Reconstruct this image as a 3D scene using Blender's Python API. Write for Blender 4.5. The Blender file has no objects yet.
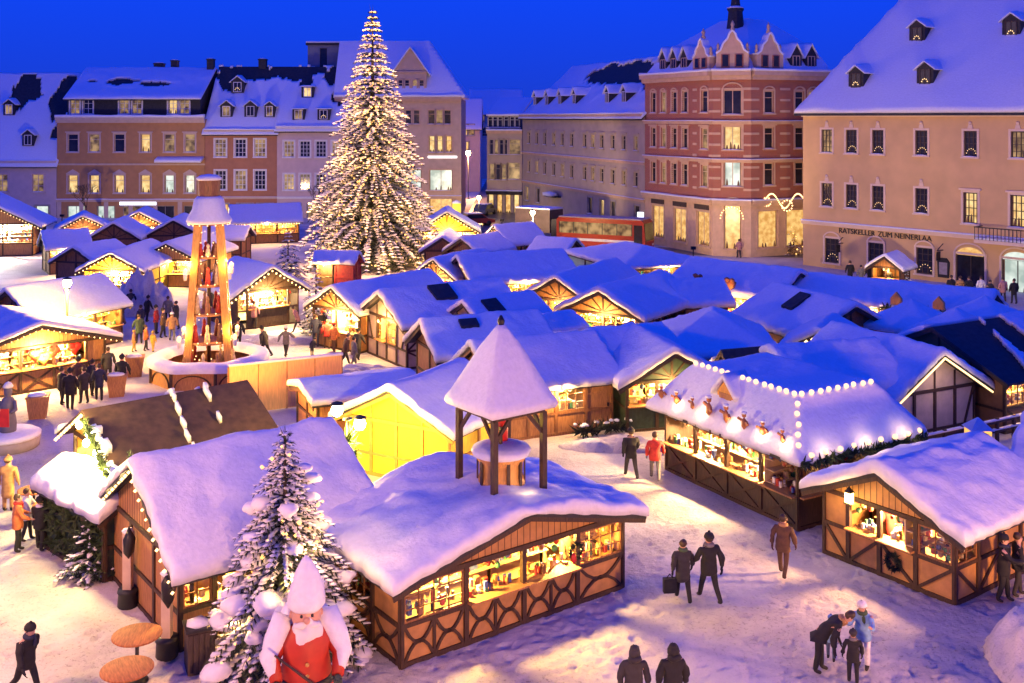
import bpy, math, random
from mathutils import Vector, Matrix, noise
R = math.radians
random.seed(7)
for c in (bpy.data.objects, bpy.data.meshes):
    for o in list(c): c.remove(o)
S = bpy.context.scene
COL = S.collection
F, HC, HY = 1050.0, 13.0, 118.0

def P(px, py, z=0.0):
    Y = F*(HC-z)/(py-HY); return Vector(((px-512)*Y/F, Y, z))
def G(px, py): return P(px, py, 0.0)
def nz(x, y, z=0.0): return noise.noise(Vector((x, y, z)))

# ------------------------------------------------------------------ materials
MATS = {}
def mat(name, col, rough=.7, var=.18, scale=5.0, bump=0.0, metal=0.0, emit=None, es=0.0, stretch=None, spec=None, detail=4):
    if name in MATS: return MATS[name]
    m = bpy.data.materials.new(name); m.use_nodes = True
    nt = m.node_tree; b = nt.nodes['Principled BSDF']
    b.inputs['Roughness'].default_value = rough; b.inputs['Metallic'].default_value = metal
    if spec is not None: b.inputs['Specular IOR Level'].default_value = spec
    tc = nt.nodes.new('ShaderNodeTexCoord'); n = nt.nodes.new('ShaderNodeTexNoise')
    n.inputs['Scale'].default_value = scale; n.inputs['Detail'].default_value = detail
    src = tc.outputs['Object']
    if stretch:
        mp = nt.nodes.new('ShaderNodeMapping'); mp.inputs['Scale'].default_value = stretch
        nt.links.new(src, mp.inputs['Vector']); src = mp.outputs['Vector']
    nt.links.new(src, n.inputs['Vector'])
    mx = nt.nodes.new('ShaderNodeMix'); mx.data_type = 'RGBA'
    mr = nt.nodes.new('ShaderNodeMapRange'); mr.inputs[1].default_value = .3; mr.inputs[2].default_value = .7
    nt.links.new(n.outputs['Fac'], mr.inputs[0]); nt.links.new(mr.outputs[0], mx.inputs['Factor'])
    mx.inputs['A'].default_value = [min(1, c*(1-var)) for c in col]+[1]
    mx.inputs['B'].default_value = [min(1, c*(1+var)) for c in col]+[1]
    nt.links.new(mx.outputs['Result'], b.inputs['Base Color'])
    if bump:
        bp = nt.nodes.new('ShaderNodeBump'); bp.inputs['Strength'].default_value = bump; bp.inputs['Distance'].default_value = .05
        nt.links.new(n.outputs['Fac'], bp.inputs['Height']); nt.links.new(bp.outputs['Normal'], b.inputs['Normal'])
    if emit:
        b.inputs['Emission Color'].default_value = (*emit, 1); b.inputs['Emission Strength'].default_value = es
    MATS[name] = m; return m

SNOW = mat('snow', (.79, .80, .83), .65, .05, 7, .5, detail=8)
SNOWS = mat('fresh_snow_clumps', (.82, .82, .84), .7, .06, 6, .2)
TIMBER = mat('dark_timber', (.050, .024, .013), .6, .45, 7, .3, stretch=(6, 6, .8))
BOARD = mat('brown_boards', (.26, .115, .042), .6, .35, 6, .2, stretch=(5, 5, .6))
BOARD2 = mat('honey_boards', (.42, .20, .07), .6, .3, 6, .2, stretch=(5, 5, .6))
OCHRE = mat('ochre_panel', (.46, .23, .075), .65, .22, 3, .1)
CREAM = mat('cream_infill', (.55, .42, .31), .75, .14, 2.5, .1)
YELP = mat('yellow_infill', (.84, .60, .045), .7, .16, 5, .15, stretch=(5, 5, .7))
DARKB = mat('dark_boards', (.055, .034, .025), .65, .4, 6, .2, stretch=(5, 5, .6))
GREENB = mat('dark_green_boards', (.02, .045, .03), .6, .3, 6)
REDB = mat('red_boards', (.42, .045, .03), .55, .25, 6)
FELT = mat('brown_roof_felt', (.062, .032, .02), .75, .35, 3, .2)
SLATE = mat('dark_slate', (.022, .022, .028), .7, .4, 4, .2)
INNER = mat('pale_wood_lining', (.70, .52, .26), .7, .12, 5)
STONE = mat('grey_stone', (.34, .30, .27), .8, .25, 2)
METAL = mat('dark_metal', (.03, .03, .035), .45, .3, 8, metal=.6)
BLACK = mat('black_plastic', (.012, .012, .014), .5, .2, 8)
TABLE = mat('round_table_wood', (.42, .15, .035), .75, .35, 5, .1, stretch=(1, 6, 1))
GOLDW = mat('golden_wood', (.66, .33, .07), .5, .25, 5, .1, stretch=(4, 4, .6))
NEEDLE = mat('fir_needles', (.020, .034, .016), .7, .5, 3)
NEEDLE2 = mat('garland_needles', (.030, .055, .018), .7, .5, 5)
GINGER = mat('gingerbread_brown', (.34, .12, .04), .6, .2, 6)
RED = mat('bright_red', (.62, .03, .015), .45, .15, 4)
WHITE = mat('white_paint', (.74, .72, .68), .6, .06, 4)
SKIN = mat('skin', (.52, .30, .21), .55, .05, 10)
def lamp_mat(name, col, s, samp=True):
    m = mat(name, col, .4, .02, 4, emit=col, es=s)
    if not samp: m.cycles.emission_sampling = 'NONE'
    return m
BULB = lamp_mat('warm_bulb', (1, .66, .28), 3.2)
BULBBIG = lamp_mat('warm_big_bulb', (1, .62, .28), 1.9)
BULBT = lamp_mat('tree_bulb', (1, .54, .16), 2.4)
FLOODM = lamp_mat('flood_lens', (1, .80, .35), 60)
TUBE = lamp_mat('white_sign_tube', (.92, .96, 1), 2.2)
STRIP = lamp_mat('warm_strip', (1, .68, .3), 2.2)
CANDLE = lamp_mat('candle_bulb', (1, .66, .28), 1.6, False)
def pane_mat(name, c1, c2, s1, s2, scale):
    m = mat(name, (.05, .04, .03), .25, .1, 3)
    nt = m.node_tree; b = nt.nodes['Principled BSDF']
    tc = nt.nodes.new('ShaderNodeTexCoord'); n = nt.nodes.new('ShaderNodeTexNoise'); n.inputs['Scale'].default_value = scale
    oi = nt.nodes.new('ShaderNodeObjectInfo')
    ad = nt.nodes.new('ShaderNodeVectorMath'); ad.operation = 'ADD'
    sc = nt.nodes.new('ShaderNodeVectorMath'); sc.operation = 'SCALE'; sc.inputs[0].default_value = (7, 3, 9)
    nt.links.new(oi.outputs['Random'], sc.inputs['Scale'])
    nt.links.new(tc.outputs['Object'], ad.inputs[0]); nt.links.new(sc.outputs[0], ad.inputs[1])
    nt.links.new(ad.outputs[0], n.inputs['Vector'])
    mr = nt.nodes.new('ShaderNodeMapRange'); mr.inputs[1].default_value = .35; mr.inputs[2].default_value = .65
    nt.links.new(n.outputs['Fac'], mr.inputs[0])
    mx = nt.nodes.new('ShaderNodeMix'); mx.data_type = 'RGBA'
    mx.inputs['A'].default_value = (*[c*s1 for c in c1], 1); mx.inputs['B'].default_value = (*[c*s2 for c in c2], 1)
    nt.links.new(mr.outputs[0], mx.inputs['Factor'])
    nt.links.new(mx.outputs['Result'], b.inputs['Emission Color']); b.inputs['Emission Strength'].default_value = 1
    return m
PANE_LIT = pane_mat('lit_pane', (1, .58, .16), (1, .72, .30), .75, 1.1, 1.6)
PANE_WARM = pane_mat('dim_pane', (.7, .32, .12), (1, .62, .25), .04, .45, 1.2)
PANE_COOL = pane_mat('cool_lit_pane', (.65, .85, .75), (.9, 1, .9), .6, 1.0, .9)
PANE_SHOP = pane_mat('shop_pane', (1, .46, .10), (1, .62, .20), .72, 1.05, 2.2)
PANE_DARK = mat('dark_pane', (.02, .022, .03), .12, .3, 2)
def glass_mat():
    m = bpy.data.materials.new('clear_pane'); m.use_nodes = True; nt = m.node_tree
    for n in list(nt.nodes): nt.nodes.remove(n)
    o = nt.nodes.new('ShaderNodeOutputMaterial'); t = nt.nodes.new('ShaderNodeBsdfTransparent'); g = nt.nodes.new('ShaderNodeBsdfGlossy')
    g.inputs['Roughness'].default_value = .05; mx = nt.nodes.new('ShaderNodeMixShader'); mx.inputs[0].default_value = .07
    nt.links.new(t.outputs[0], mx.inputs[1]); nt.links.new(g.outputs[0], mx.inputs[2]); nt.links.new(mx.outputs[0], o.inputs[0]); return m
GLASS = glass_mat()
GOODS = [mat('wares_'+n, c, .6, .3, 9) for n, c in (('red', (.5, .05, .03)), ('gold', (.62, .36, .08)), ('white', (.75, .7, .62)), ('wood', (.40, .2, .08)),
          ('green', (.06, .22, .08)), ('brown', (.16, .07, .03)), ('blue', (.08, .12, .35)), ('cream', (.8, .62, .35)))]

# ------------------------------------------------------------------ mesh builder
class MB:
    def __init__(s): s.v = []; s.f = []; s.m = []; s.sm = []
    def add(s, vs, fs, mi=0, smooth=False, M=None):
        b = len(s.v)
        s.v += [tuple(M @ Vector(v)) if M is not None else tuple(v) for v in vs]
        for f in fs: s.f.append([b+i for i in f]); s.m.append(mi); s.sm.append(smooth)
    def box(s, x0, x1, y0, y1, z0, z1, mi=0, M=None):
        v = [(x0,y0,z0),(x1,y0,z0),(x1,y1,z0),(x0,y1,z0),(x0,y0,z1),(x1,y0,z1),(x1,y1,z1),(x0,y1,z1)]
        s.add(v, [(0,3,2,1),(4,5,6,7),(0,1,5,4),(1,2,6,5),(2,3,7,6),(3,0,4,7)], mi, False, M)
    def beam(s, a, b, w, d, up=(0,0,1), mi=0):
        a = Vector(a); b = Vector(b); ax = b-a; L = ax.length
        if L < 1e-6: return
        ax /= L; u = Vector(up)
        if abs(ax.dot(u)) > .95: u = Vector((0,1,0)) if abs(ax.y) < .9 else Vector((1,0,0))
        sd = ax.cross(u).normalized(); u = sd.cross(ax)
        M = Matrix((( sd.x, u.x, ax.x, a.x),( sd.y, u.y, ax.y, a.y),( sd.z, u.z, ax.z, a.z),(0,0,0,1)))
        s.box(-w/2, w/2, -d/2, d/2, 0, L, mi, M)
    def tube(s, pts, rs, n=8, mi=0, smooth=True, cap=True):
        pts = [Vector(p) for p in pts]
        if not isinstance(rs, (list, tuple)): rs = [rs]*len(pts)
        vs = []; fs = []
        for i, p in enumerate(pts):
            t = (pts[min(i+1, len(pts)-1)]-pts[max(i-1, 0)]).normalized()
            u = Vector((1,0,0)) if abs(t.x) < .8 else Vector((0,1,0))
            a = t.cross(u).normalized(); b = t.cross(a)
            for k in range(n):
                w = 2*math.pi*k/n; vs.append(p+(a*math.cos(w)+b*math.sin(w))*rs[i])
        for i in range(len(pts)-1):
            for k in range(n): fs.append((i*n+k, i*n+(k+1)%n, (i+1)*n+(k+1)%n, (i+1)*n+k))
        if cap: fs.append(tuple(range(n-1, -1, -1))); fs.append(tuple((len(pts)-1)*n+k for k in range(n)))
        s.add(vs, fs, mi, smooth)
    def lathe(s, prof, c=(0,0,0), n=16, mi=0, smooth=True, rot=0):
        vs = []; fs = []
        for r, z in prof:
            for k in range(n):
                a = rot+2*math.pi*k/n; vs.append((c[0]+r*math.cos(a), c[1]+r*math.sin(a), c[2]+z))
        for i in range(len(prof)-1):
            for k in range(n): fs.append((i*n+k, i*n+(k+1)%n, (i+1)*n+(k+1)%n, (i+1)*n+k))
        fs.append(tuple(range(n-1, -1, -1))); fs.append(tuple((len(prof)-1)*n+k for k in range(n)))
        s.add(vs, fs, mi, smooth)
    def octa(s, c, r, mi=0):
        x, y, z = c
        s.add([(x+r,y,z),(x,y+r,z),(x-r,y,z),(x,y-r,z),(x,y,z+r),(x,y,z-r)], [(0,1,4),(1,2,4),(2,3,4),(3,0,4),(1,0,5),(2,1,5),(3,2,5),(0,3,5)], mi, True)
    def blob(s, c, rad, mi=0, amp=.15, seed=0.0, rz=0.0, M=None, sub=1):
        vs, fs = ICO[sub]; cr, sr = math.cos(rz), math.sin(rz); out = []
        for v in vs:
            k = 1+amp*2*nz(v[0]*1.4+seed, v[1]*1.4+seed*1.7, v[2]*1.4)
            x, y, z = v[0]*rad[0]*k, v[1]*rad[1]*k, v[2]*rad[2]*k
            out.append((c[0]+x*cr-y*sr, c[1]+x*sr+y*cr, c[2]+z))
        s.add(out, fs, mi, True, M)
    def poly(s, pts, thick, nrm, mi=0):
        n = len(pts); nrm = Vector(nrm)*thick; a = [Vector(p) for p in pts]; b = [p+nrm for p in a]
        s.add(a+b, [tuple(range(n-1, -1, -1)), tuple(range(n, 2*n))]+[(i, (i+1)%n, n+(i+1)%n, n+i) for i in range(n)], mi)
    def hfield(s, xs, ys, zt, zb, mask=None, mi=0, smooth=True, jit=None):
        nx, ny = len(xs), len(ys); vs = []
        for fn in (zt, zb):
            for y in ys:
                for x in xs:
                    X, Y = (x, y) if not jit else jit(x, y)
                    vs.append((X, Y, fn(x, y)))
        N = nx*ny; cell = {}
        for j in range(ny-1):
            for i in range(nx-1):
                cell[i, j] = mask is None or mask((xs[i]+xs[i+1])/2, (ys[j]+ys[j+1])/2)
        fs = []
        for (i, j), ok in cell.items():
            if not ok: continue
            a, b, c, d = j*nx+i, j*nx+i+1, (j+1)*nx+i+1, (j+1)*nx+i
            fs.append((a, b, c, d)); fs.append((N+d, N+c, N+b, N+a))
            if not cell.get((i, j-1)): fs.append((a, N+a, N+b, b))
            if not cell.get((i+1, j)): fs.append((b, N+b, N+c, c))
            if not cell.get((i, j+1)): fs.append((c, N+c, N+d, d))
            if not cell.get((i-1, j)): fs.append((d, N+d, N+a, a))
        s.add(vs, fs, mi, smooth)
    def mesh(s, name, mats):
        me = bpy.data.meshes.new(name); me.from_pydata(s.v, [], s.f)
        for m in (mats if isinstance(mats, (list, tuple)) else [mats]): me.materials.append(m)
        me.polygons.foreach_set('material_index', s.m); me.polygons.foreach_set('use_smooth', s.sm); me.update(); return me

def _ico(sub):
    import bmesh
    bm = bmesh.new(); bmesh.ops.create_icosphere(bm, subdivisions=sub, radius=1)
    vs = [tuple(v.co) for v in bm.verts]; fs = [tuple(v.index for v in f.verts) for f in bm.faces]; bm.free(); return vs, fs
ICO = {1: _ico(1), 2: _ico(2)}
ICO[3] = _ico(3)

def obj(name, mb, mats, parent=None, M=None):
    me = mb.mesh(name, mats) if isinstance(mb, MB) else mb
    o = bpy.data.objects.new(name, me); COL.objects.link(o)
    if parent is not None: o.parent = parent
    if M is not None: o.matrix_local = M
    return o
def tag(o, label, cat, group=None, kind=None):
    if label: o['label'] = label
    if cat: o['category'] = cat
    if group: o['group'] = group
    if kind: o['kind'] = kind
    return o
def thing(name, label, cat, loc=(0,0,0), rz=0, group=None):
    o = bpy.data.objects.new(name, None); COL.objects.link(o); o.location = loc; o.rotation_euler = (0, 0, rz); o.empty_display_size = .2
    return tag(o, label, cat, group)
def lamp(name, loc, power, col=(1, .70, .30), rad=.12, parent=None, spot=None, aim=None):
    l = bpy.data.lights.new(name, 'SPOT' if spot else 'POINT'); l.energy = power; l.color = col; l.shadow_soft_size = rad
    o = bpy.data.objects.new(name, l); COL.objects.link(o); o.location = loc
    if spot:
        l.spot_size = spot; l.spot_blend = .6
        o.rotation_euler = (Vector(aim)-Vector(loc)).to_track_quat('-Z', 'Y').to_euler()
    if parent is not None: o.parent = parent
    return o
def text(body, name, size, M, m, parent=None, align='LEFT', ext=.03):
    c = bpy.data.curves.new(name, 'FONT'); c.body = body; c.size = size; c.extrude = ext; c.align_x = align; c.materials.append(m)
    o = bpy.data.objects.new(name, c); COL.objects.link(o); bpy.context.view_layer.update()
    me = bpy.data.meshes.new_from_object(o.evaluated_get(bpy.context.evaluated_depsgraph_get())); bpy.data.objects.remove(o)
    return obj(name, me, None, parent, M)

def garland(mb, pts, r, dens=14, mi=0, sag=0.0, rng=random):
    "bushy fir garland: many little needle blades along a polyline"
    pts = [Vector(p) for p in pts]
    for a, b in zip(pts, pts[1:]):
        L = (b-a).length; n = max(4, int(L*dens))
        for i in range(n):
            t = rng.random(); c = a.lerp(b, t); c.z -= sag*4*t*(1-t)
            d = Vector((rng.gauss(0,1), rng.gauss(0,1), rng.gauss(0,1))).normalized(); e = d.orthogonal().normalized()
            l = r*rng.uniform(.8, 1.6)
            mb.add([c-e*r*.22, c+e*r*.22, c+d*l], [(0,1,2)], mi)
            f = d.cross(e); mb.add([c-f*r*.22, c+f*r*.22, c+d*l*.9], [(0,1,2)], mi)

# ------------------------------------------------------------------ market huts
def edges(a, b, n, r=(0, .03, .09, .18, .32)):
    L = b-a; r = [e for e in r if e < L*.3]
    inner = [a+r[-1]+(L-2*r[-1])*i/n for i in range(1, n)]
    return [a+e for e in r]+inner+[b-e for e in reversed(r)]

HUTS = {}; PW = 6.0
def hut(ref, label, FL, FR, depth, ze=2.3, zr=3.3, axis='perp', sides=None, over=.38, snow=.28, wall=None, frame=None, power=220, lcol=(1,.54,.14),
        bare=None, strings='', hatches=(), group='wooden market stalls', goods=True, seed=None, roofm=None, gov=None, cat='market stall', floor=True, soft=.13, bulb=.035):
    """FL/FR: ground corners of the front wall seen from outside. axis 'perp': gable over the front, 'par': eaves over the front, 'hip'."""
    seed = len(HUTS)*3.7 if seed is None else seed
    rng = random.Random(int(seed*100)+5)
    FL = Vector((FL[0], FL[1], 0)); FR = Vector((FR[0], FR[1], 0)); W = (FR-FL).length; ux = (FR-FL)/W; back = Vector((-ux.y, ux.x, 0))
    c = (FL+FR)/2+back*depth/2; D = depth
    root = thing('market_stall', label, cat, c, math.atan2(ux.y, ux.x), group)
    HUTS[ref] = root; root['_'] = 0; del root['_']
    wall = wall or OCHRE; frame = frame or TIMBER; gov = over if gov is None else gov
    ox, oy = (over, gov) if axis == 'perp' else ((gov, over) if axis == 'par' else (over, over))
    X, Y = W/2+ox, D/2+oy
    if axis == 'perp': rz = lambda x, y: zr-(zr-ze)/(W/2)*abs(x)
    elif axis == 'par': rz = lambda x, y: zr-(zr-ze)/(D/2)*abs(y)
    elif axis == 'mansard': rz = lambda x, y: min(zr, ze+(zr-ze)*min(X-abs(x), Y-abs(y))/1.15)
    else: rz = lambda x, y: ze-(zr-ze)/(min(W, D)/2)*(-min(W/2-abs(x), D/2-abs(y)))
    # roof deck
    mb = MB()
    if axis == 'perp': xs, ys = [-X, 0, X], [-Y, Y]
    elif axis == 'par': xs, ys = [-X, X], [-Y, 0, Y]
    elif axis == 'mansard': xs, ys = [-X, -X+1.15, X-1.15, X], [-Y, -Y+1.15, Y-1.15, Y]
    else:
        m = min(W, D)/2; xs = sorted({-X, -W/2+m, 0, W/2-m, X}); ys = sorted({-Y, -D/2+m, 0, D/2-m, Y})
        xs = [xs[0]]+[v for u, v in zip(xs, xs[1:]) if v-u > 1e-4]; ys = [ys[0]]+[v for u, v in zip(ys, ys[1:]) if v-u > 1e-4]
    mb.hfield(xs, ys, rz, lambda x, y: rz(x, y)-.09, smooth=False)
    roof = obj('roof', mb, roofm or SLATE, root)
    # snow blanket
    if snow:
        n1 = max(6, int((2*X)/(.1 if bare else .17))); n2 = max(6, int((2*Y)/(.1 if bare else .17))); sx = X+.05; sy = Y+.05
        def sm(x, y):
            if axis == 'perp': return zr-(zr-ze)/(W/2)*(math.sqrt(x*x+soft**2)-soft*.55)
            if axis == 'par': return zr-(zr-ze)/(D/2)*(math.sqrt(y*y+soft**2)-soft*.55)
            return rz(x, y)
        def top(x, y):
            d = max(0, min(sx-abs(x), sy-abs(y))); k = min(1, d/.16); pr = .55+.45*math.sqrt(1-(1-k)**2)
            t = (snow if c.y < 36 else snow*.85)*pr*(1+(.5 if c.y < 36 else .28)*nz(x*.6+seed, y*.6, seed)+(.28 if c.y < 36 else .14)*nz(x*1.9+seed, y*1.9, 3)+.12*nz(x*5, y*5+seed, 9))
            if bare and not bare(x, y): t *= 1
            return sm(x, y)+t
        def jit(x, y):
            k = max(0, 1-min(sx-abs(x), sy-abs(y))/.5)
            return (x+k*.07*nz(x*1.3+seed, y*2.7, 1)*1.4+.0, y+k*.07*nz(x*2.7, y*1.3+seed, 5)*1.4)
        mb = MB(); mb.hfield(edges(-sx, sx, n1), edges(-sy, sy, n2), top, lambda x, y: rz(x, y)+.006, mask=bare, jit=jit)
        obj('roof_snow', mb, SNOW, root)
    for hx, hy, hw, hd in hatches:
        mb = MB(); z = rz(hx, hy)+snow
        sl = Vector((0, 0, 0)); e = .01
        gx = (rz(hx+e, hy)-rz(hx-e, hy))/(2*e); gy = (rz(hx, hy+e)-rz(hx, hy-e))/(2*e)
        q = [(hx+a*hw/2, hy+b*hd/2, z+gx*a*hw/2+gy*b*hd/2+.03) for a, b in ((-1,-1),(1,-1),(1,1),(-1,1))]
        mb.poly([Vector(p)-Vector((0,0,.28)) for p in q], .36, (0,0,1)); obj('roof_hatch', mb, SLATE, root)
    # walls
    fm, wm = MB(), MB(); ginner = MB(); string = MB(); npane = 0
    frames = {'F': (Vector((-W/2,-D/2,0)), Vector((1,0,0)), Vector((0,-1,0)), W), 'R': (Vector((W/2,-D/2,0)), Vector((0,1,0)), Vector((1,0,0)), D),
              'B': (Vector((W/2,D/2,0)), Vector((-1,0,0)), Vector((0,1,0)), W), 'L': (Vector((-W/2,D/2,0)), Vector((0,-1,0)), Vector((-1,0,0)), D)}
    sides = sides or {}
    goods_mb = MB(); lit = False
    for sd, (O, U, N, w) in frames.items():
        sp = dict(bays='pp', low='b', sill=.95); sp.update(sides.get(sd, {}))
        gable = (axis == 'perp' and sd in 'FB') or (axis == 'par' and sd in 'LR')
        M = Matrix(((U.x, N.x, 0, O.x), (U.y, N.y, 0, O.y), (0, 0, 1, 0), (0, 0, 0, 1)))   # (u, out, z)
        h = ze-.1; sill = sp['sill']; bays = sp['bays']; n = len(bays); bw = sp.get('w') or [1]*n; tot = sum(bw); us = [0]
        for b_ in bw: us.append(us[-1]+w*b_/tot)
        def fb(mb_, u0, u1, z0, z1, o0, o1, mi=0): mb_.box(u0, u1, o0, o1, z0, z1, mi, M)
        def bm(mb_, u0, z0, u1, z1, wid=.09, o=.015):
            mb_.beam(M @ Vector((u0, o, z0)), M @ Vector((u1, o, z1)), .05, wid, up=M.to_3x3() @ Vector((z0-z1, 0, u1-u0)))
        def arc(mb_, u0, z0, u1, z1, bulge, wid=.09):
            a = Vector((u0, z0)); b = Vector((u1, z1)); pm = Vector((-(b-a).y, (b-a).x)).normalized(); last = None
            for i in range(7):
                t = i/6; p = a.lerp(b, t)+pm*bulge*4*t*(1-t)
                if last is not None: bm(mb_, last.x, last.y, p.x, p.y, wid)
                last = p
        for u in us: fb(fm, max(0, u-.065) if u > 0 else -.02, min(w, u+.065) if u < w else w+.02, 0, h, -.07, .05)
        fb(fm, .02, w-.02, .0, .12, -.06, .044); fb(fm, .02, w-.02, sill-.05, sill+.05, -.06, .044); fb(fm, .02, w-.02, h-.13, h-.003, -.06, .044)
        for i, b in enumerate(bays):
            u0, u1 = us[i]+.065, us[i+1]-.065; um = (u0+u1)/2
            if b != 'd' and b != 'O':
                if sp['low'] == 'v':
                    k = max(2, int((u1-u0)/.16))
                    for q in range(k): fb(wm, u0+(u1-u0)*q/k+.004, u0+(u1-u0)*(q+1)/k-.004, .12, sill-.05, -.04, 0)
                else: fb(wm, u0, u1, .12, sill-.05, -.05, -.012)
                lo = sp['low']; z0, z1 = .12, sill-.05
                if lo == 'a':
                    k = max(1, round((u1-u0)/1.05)); 
                    for q in range(k):
                        a0 = u0+(u1-u0)*q/k; a1 = u0+(u1-u0)*(q+1)/k; mid = (a0+a1)/2; zm = (z0+z1)/2; g = (a1-a0)*.0
                        if q: fb(fm, a0-.04, a0+.04, z0, z1, -.03, .03)
                        arc(fm, a0+.03, z1, a1-.03, z1, -(z1-z0)*.52, .075); arc(fm, a0+.03, z0, a1-.03, z0, (z1-z0)*.52, .075)
                elif lo == 'x': bm(fm, u0, z0, u1, z1); bm(fm, u0, z1, u1, z0, .09, .012)
                elif lo == 'd':
                    if i % 2: bm(fm, u0, z0, u1, z1)
                    else: bm(fm, u0, z1, u1, z0)
            if b == 'p':
                fb(wm, u0, u1, sill+.05, h-.13, -.05, -.012)
                if sp.get('up') == 'd': bm(fm, u0, h-.13, u0+(u1-u0)*.5 if i < n/2 else u1, sill+.05) if i == 0 else (bm(fm, u1, h-.13, u0+(u1-u0)*.5, sill+.05) if i == n-1 else None)
                if sp.get('up') == 'x': bm(fm, u0, sill+.05, u1, h-.13)
            elif b == 'B':
                k = max(2, int((u1-u0)/.17))
                for q in range(k): fb(wm, u0+(u1-u0)*q/k+.004, u0+(u1-u0)*(q+1)/k-.004, sill+.05, h-.13, -.045, -.005)
            elif b == 'g':
                lit = True; fr = MB(); nx, nzz = max(2, round((u1-u0)/.42)), 3; z0, z1 = sill+.05, h-.13
                fb(fr, u0, u0+.05, z0, z1, -.045, .02); fb(fr, u1-.05, u1, z0, z1, -.045, .02); fb(fr, u0+.05, u1-.05, z0, z0+.05, -.045, .02); fb(fr, u0+.05, u1-.05, z1-.05, z1, -.045, .02)
                for q in range(1, nx): fb(fr, u0+(u1-u0)*q/nx-.012, u0+(u1-u0)*q/nx+.012, z0+.05, z1-.05, -.03, .008)
                for q in range(1, nzz): fb(fr, u0+.05, u1-.05, z0+(z1-z0)*q/nzz-.011, z0+(z1-z0)*q/nzz+.011, -.028, .005)
                win = obj('window', fr, sp.get('wm') or BOARD, root)
                pn = MB(); fb(pn, u0+.05, u1-.05, z0+.05, z1-.05, -.016, -.012); obj('pane', pn, GLASS, win)
            elif b == 'o':
                lit = True; ct = MB(); fb(ct, u0-.05, u1+.05, sill+.052, sill+.10, -.32, .24); obj('counter', ct, sp.get('cm') or BOARD2, root)
            elif b == 'O': lit = True
            elif b == 'd':
                dr = MB(); k = max(3, int((u1-u0)/.18))
                for q in range(k): fb(dr, u0+(u1-u0)*q/k+.003, u0+(u1-u0)*(q+1)/k-.003, .06, h-.14, -.045, -.006)
                fb(dr, u0+.03, u1-.03, .35, .45, -.006, .016); fb(dr, u0+.03, u1-.03, h-.6, h-.5, -.006, .016)
                d_ = obj('door', dr, sp.get('dm') or BOARD2, root); hd = MB(); fb(hd, u1-.16, u1-.11, .95, 1.1, -.006, .05); obj('handle', hd, METAL, d_)
            if b in 'goO' and goods:
                dens = sp.get('dens', 1.0)
                for q in range(int((u1-u0)*9*dens)):     # wares on the counter and hung under the eave
                    s_ = rng.uniform(.05, .12); uu = rng.uniform(u0+.1, u1-.1); o_ = rng.uniform(-.55, -.12); hh = rng.uniform(.06, .26)
                    fb(goods_mb, uu-s_/2, uu+s_/2, sill+.10, sill+.10+hh, o_-s_/2, o_+s_/2, rng.randrange(8))
                for q in range(int((u1-u0)*5*dens)):
                    uu = rng.uniform(u0+.1, u1-.1); o_ = rng.uniform(-.7, -.2); zz = h-.18-rng.uniform(.05, .3); s_ = rng.uniform(.05, .1)
                    goods_mb.blob(M @ Vector((uu, o_, zz)), (s_, s_, s_*1.2), rng.randrange(8), .1, q)
                for zz in (sill+.15, sill+.55, sill+.9):     # shelves further in
                    fb(ginner, u0, u1, zz-.03, zz, -1.5, -1.15)
                    for q in range(int((u1-u0)*7*dens)):
                        s_ = rng.uniform(.06, .15); uu = rng.uniform(u0+.1, u1-.1); hh = rng.uniform(.08, .3)
                        fb(goods_mb, uu-s_/2, uu+s_/2, zz, zz+hh, -1.4, -1.4+s_, rng.randrange(8))
                fb(ginner, u0, u1, .3, h-.1, -1.56, -1.52)
        if gable:
            top = zr-.12; gx = [(0, h), (w, h), (w/2, top)]
            st = sp.get('gable', 't'); wm_i = 0
            pts = [M @ Vector((u, -.05, z)) for u, z in gx]
            if st != 'none': wm.poly(pts, .04, N)
            def zt(u): return h+(top-h)*(1-abs(u-w/2)/(w/2))
            if st == 't':
                for u in [w*.25, w*.5, w*.75]: fb(fm, u-.04, u+.04, h, zt(u)-.05, -.02, .03)
            elif st == 'k':
                fb(fm, w/2-.05, w/2+.05, h, top-.06, -.02, .034)
                for u in (w*.2, w*.35, w*.65, w*.8): bm(fm, w/2, h+.03, u, zt(u)-.06, .06, .004)
            elif st == 'b':
                k = int(w/.2)
                for q in range(1, k): u = w*q/k; fb(fm, u-.008, u+.008, h, zt(u)-.03, -.012, -.004)
            # barge boards under the roof edge
            e = gov-.04; sl = (zr-ze)/(w/2)
            for s_ in (-1, 1):
                a = M @ Vector((w/2, e, zr-.13)); b_ = M @ Vector((w/2+s_*(w/2+over), e, zr-.13-sl*(w/2+over)))
                fm.beam(a, b_, .04, .16)
        if sd in strings:
            bb = []
            if gable:
                sl = (zr-ze)/(w/2)
                for s_ in (-1, 1):
                    k = int((w/2+over)/.26)
                    for q in range(k+1):
                        d = (w/2+over)*q/k; bb.append(M @ Vector((w/2+s_*d, gov+.03, zr-sl*d-.2)))
            else:
                k = int(w/.26)
                for q in range(k+1): bb.append(M @ Vector((w*q/k, over+.03, ze-(zr-ze)/((D if axis == 'par' else W)/2)*over-.12 if axis in ('par', 'perp') else ze-.12)))
            for p in bb: string.octa(p, bulb*rng.uniform(.8, 1.2))
    obj('timber_frame', fm, frame, root); obj('wall', wm, wall, root)
    if ginner.v: obj('shelves', ginner, INNER, root)
    if string.v: obj('light_string', string, BULB, root)['kind'] = 'stuff' if len(string.v) > 600 else 'thing'
    if goods_mb.v:
        g = obj('wares', goods_mb, GOODS, None, root.matrix_basis.copy()); g.location = c; g.rotation_euler = (0, 0, math.atan2(ux.y, ux.x))
        tag(g, 'small wares heaped and hung inside the '+ref, 'wares', None, 'stuff')
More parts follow.
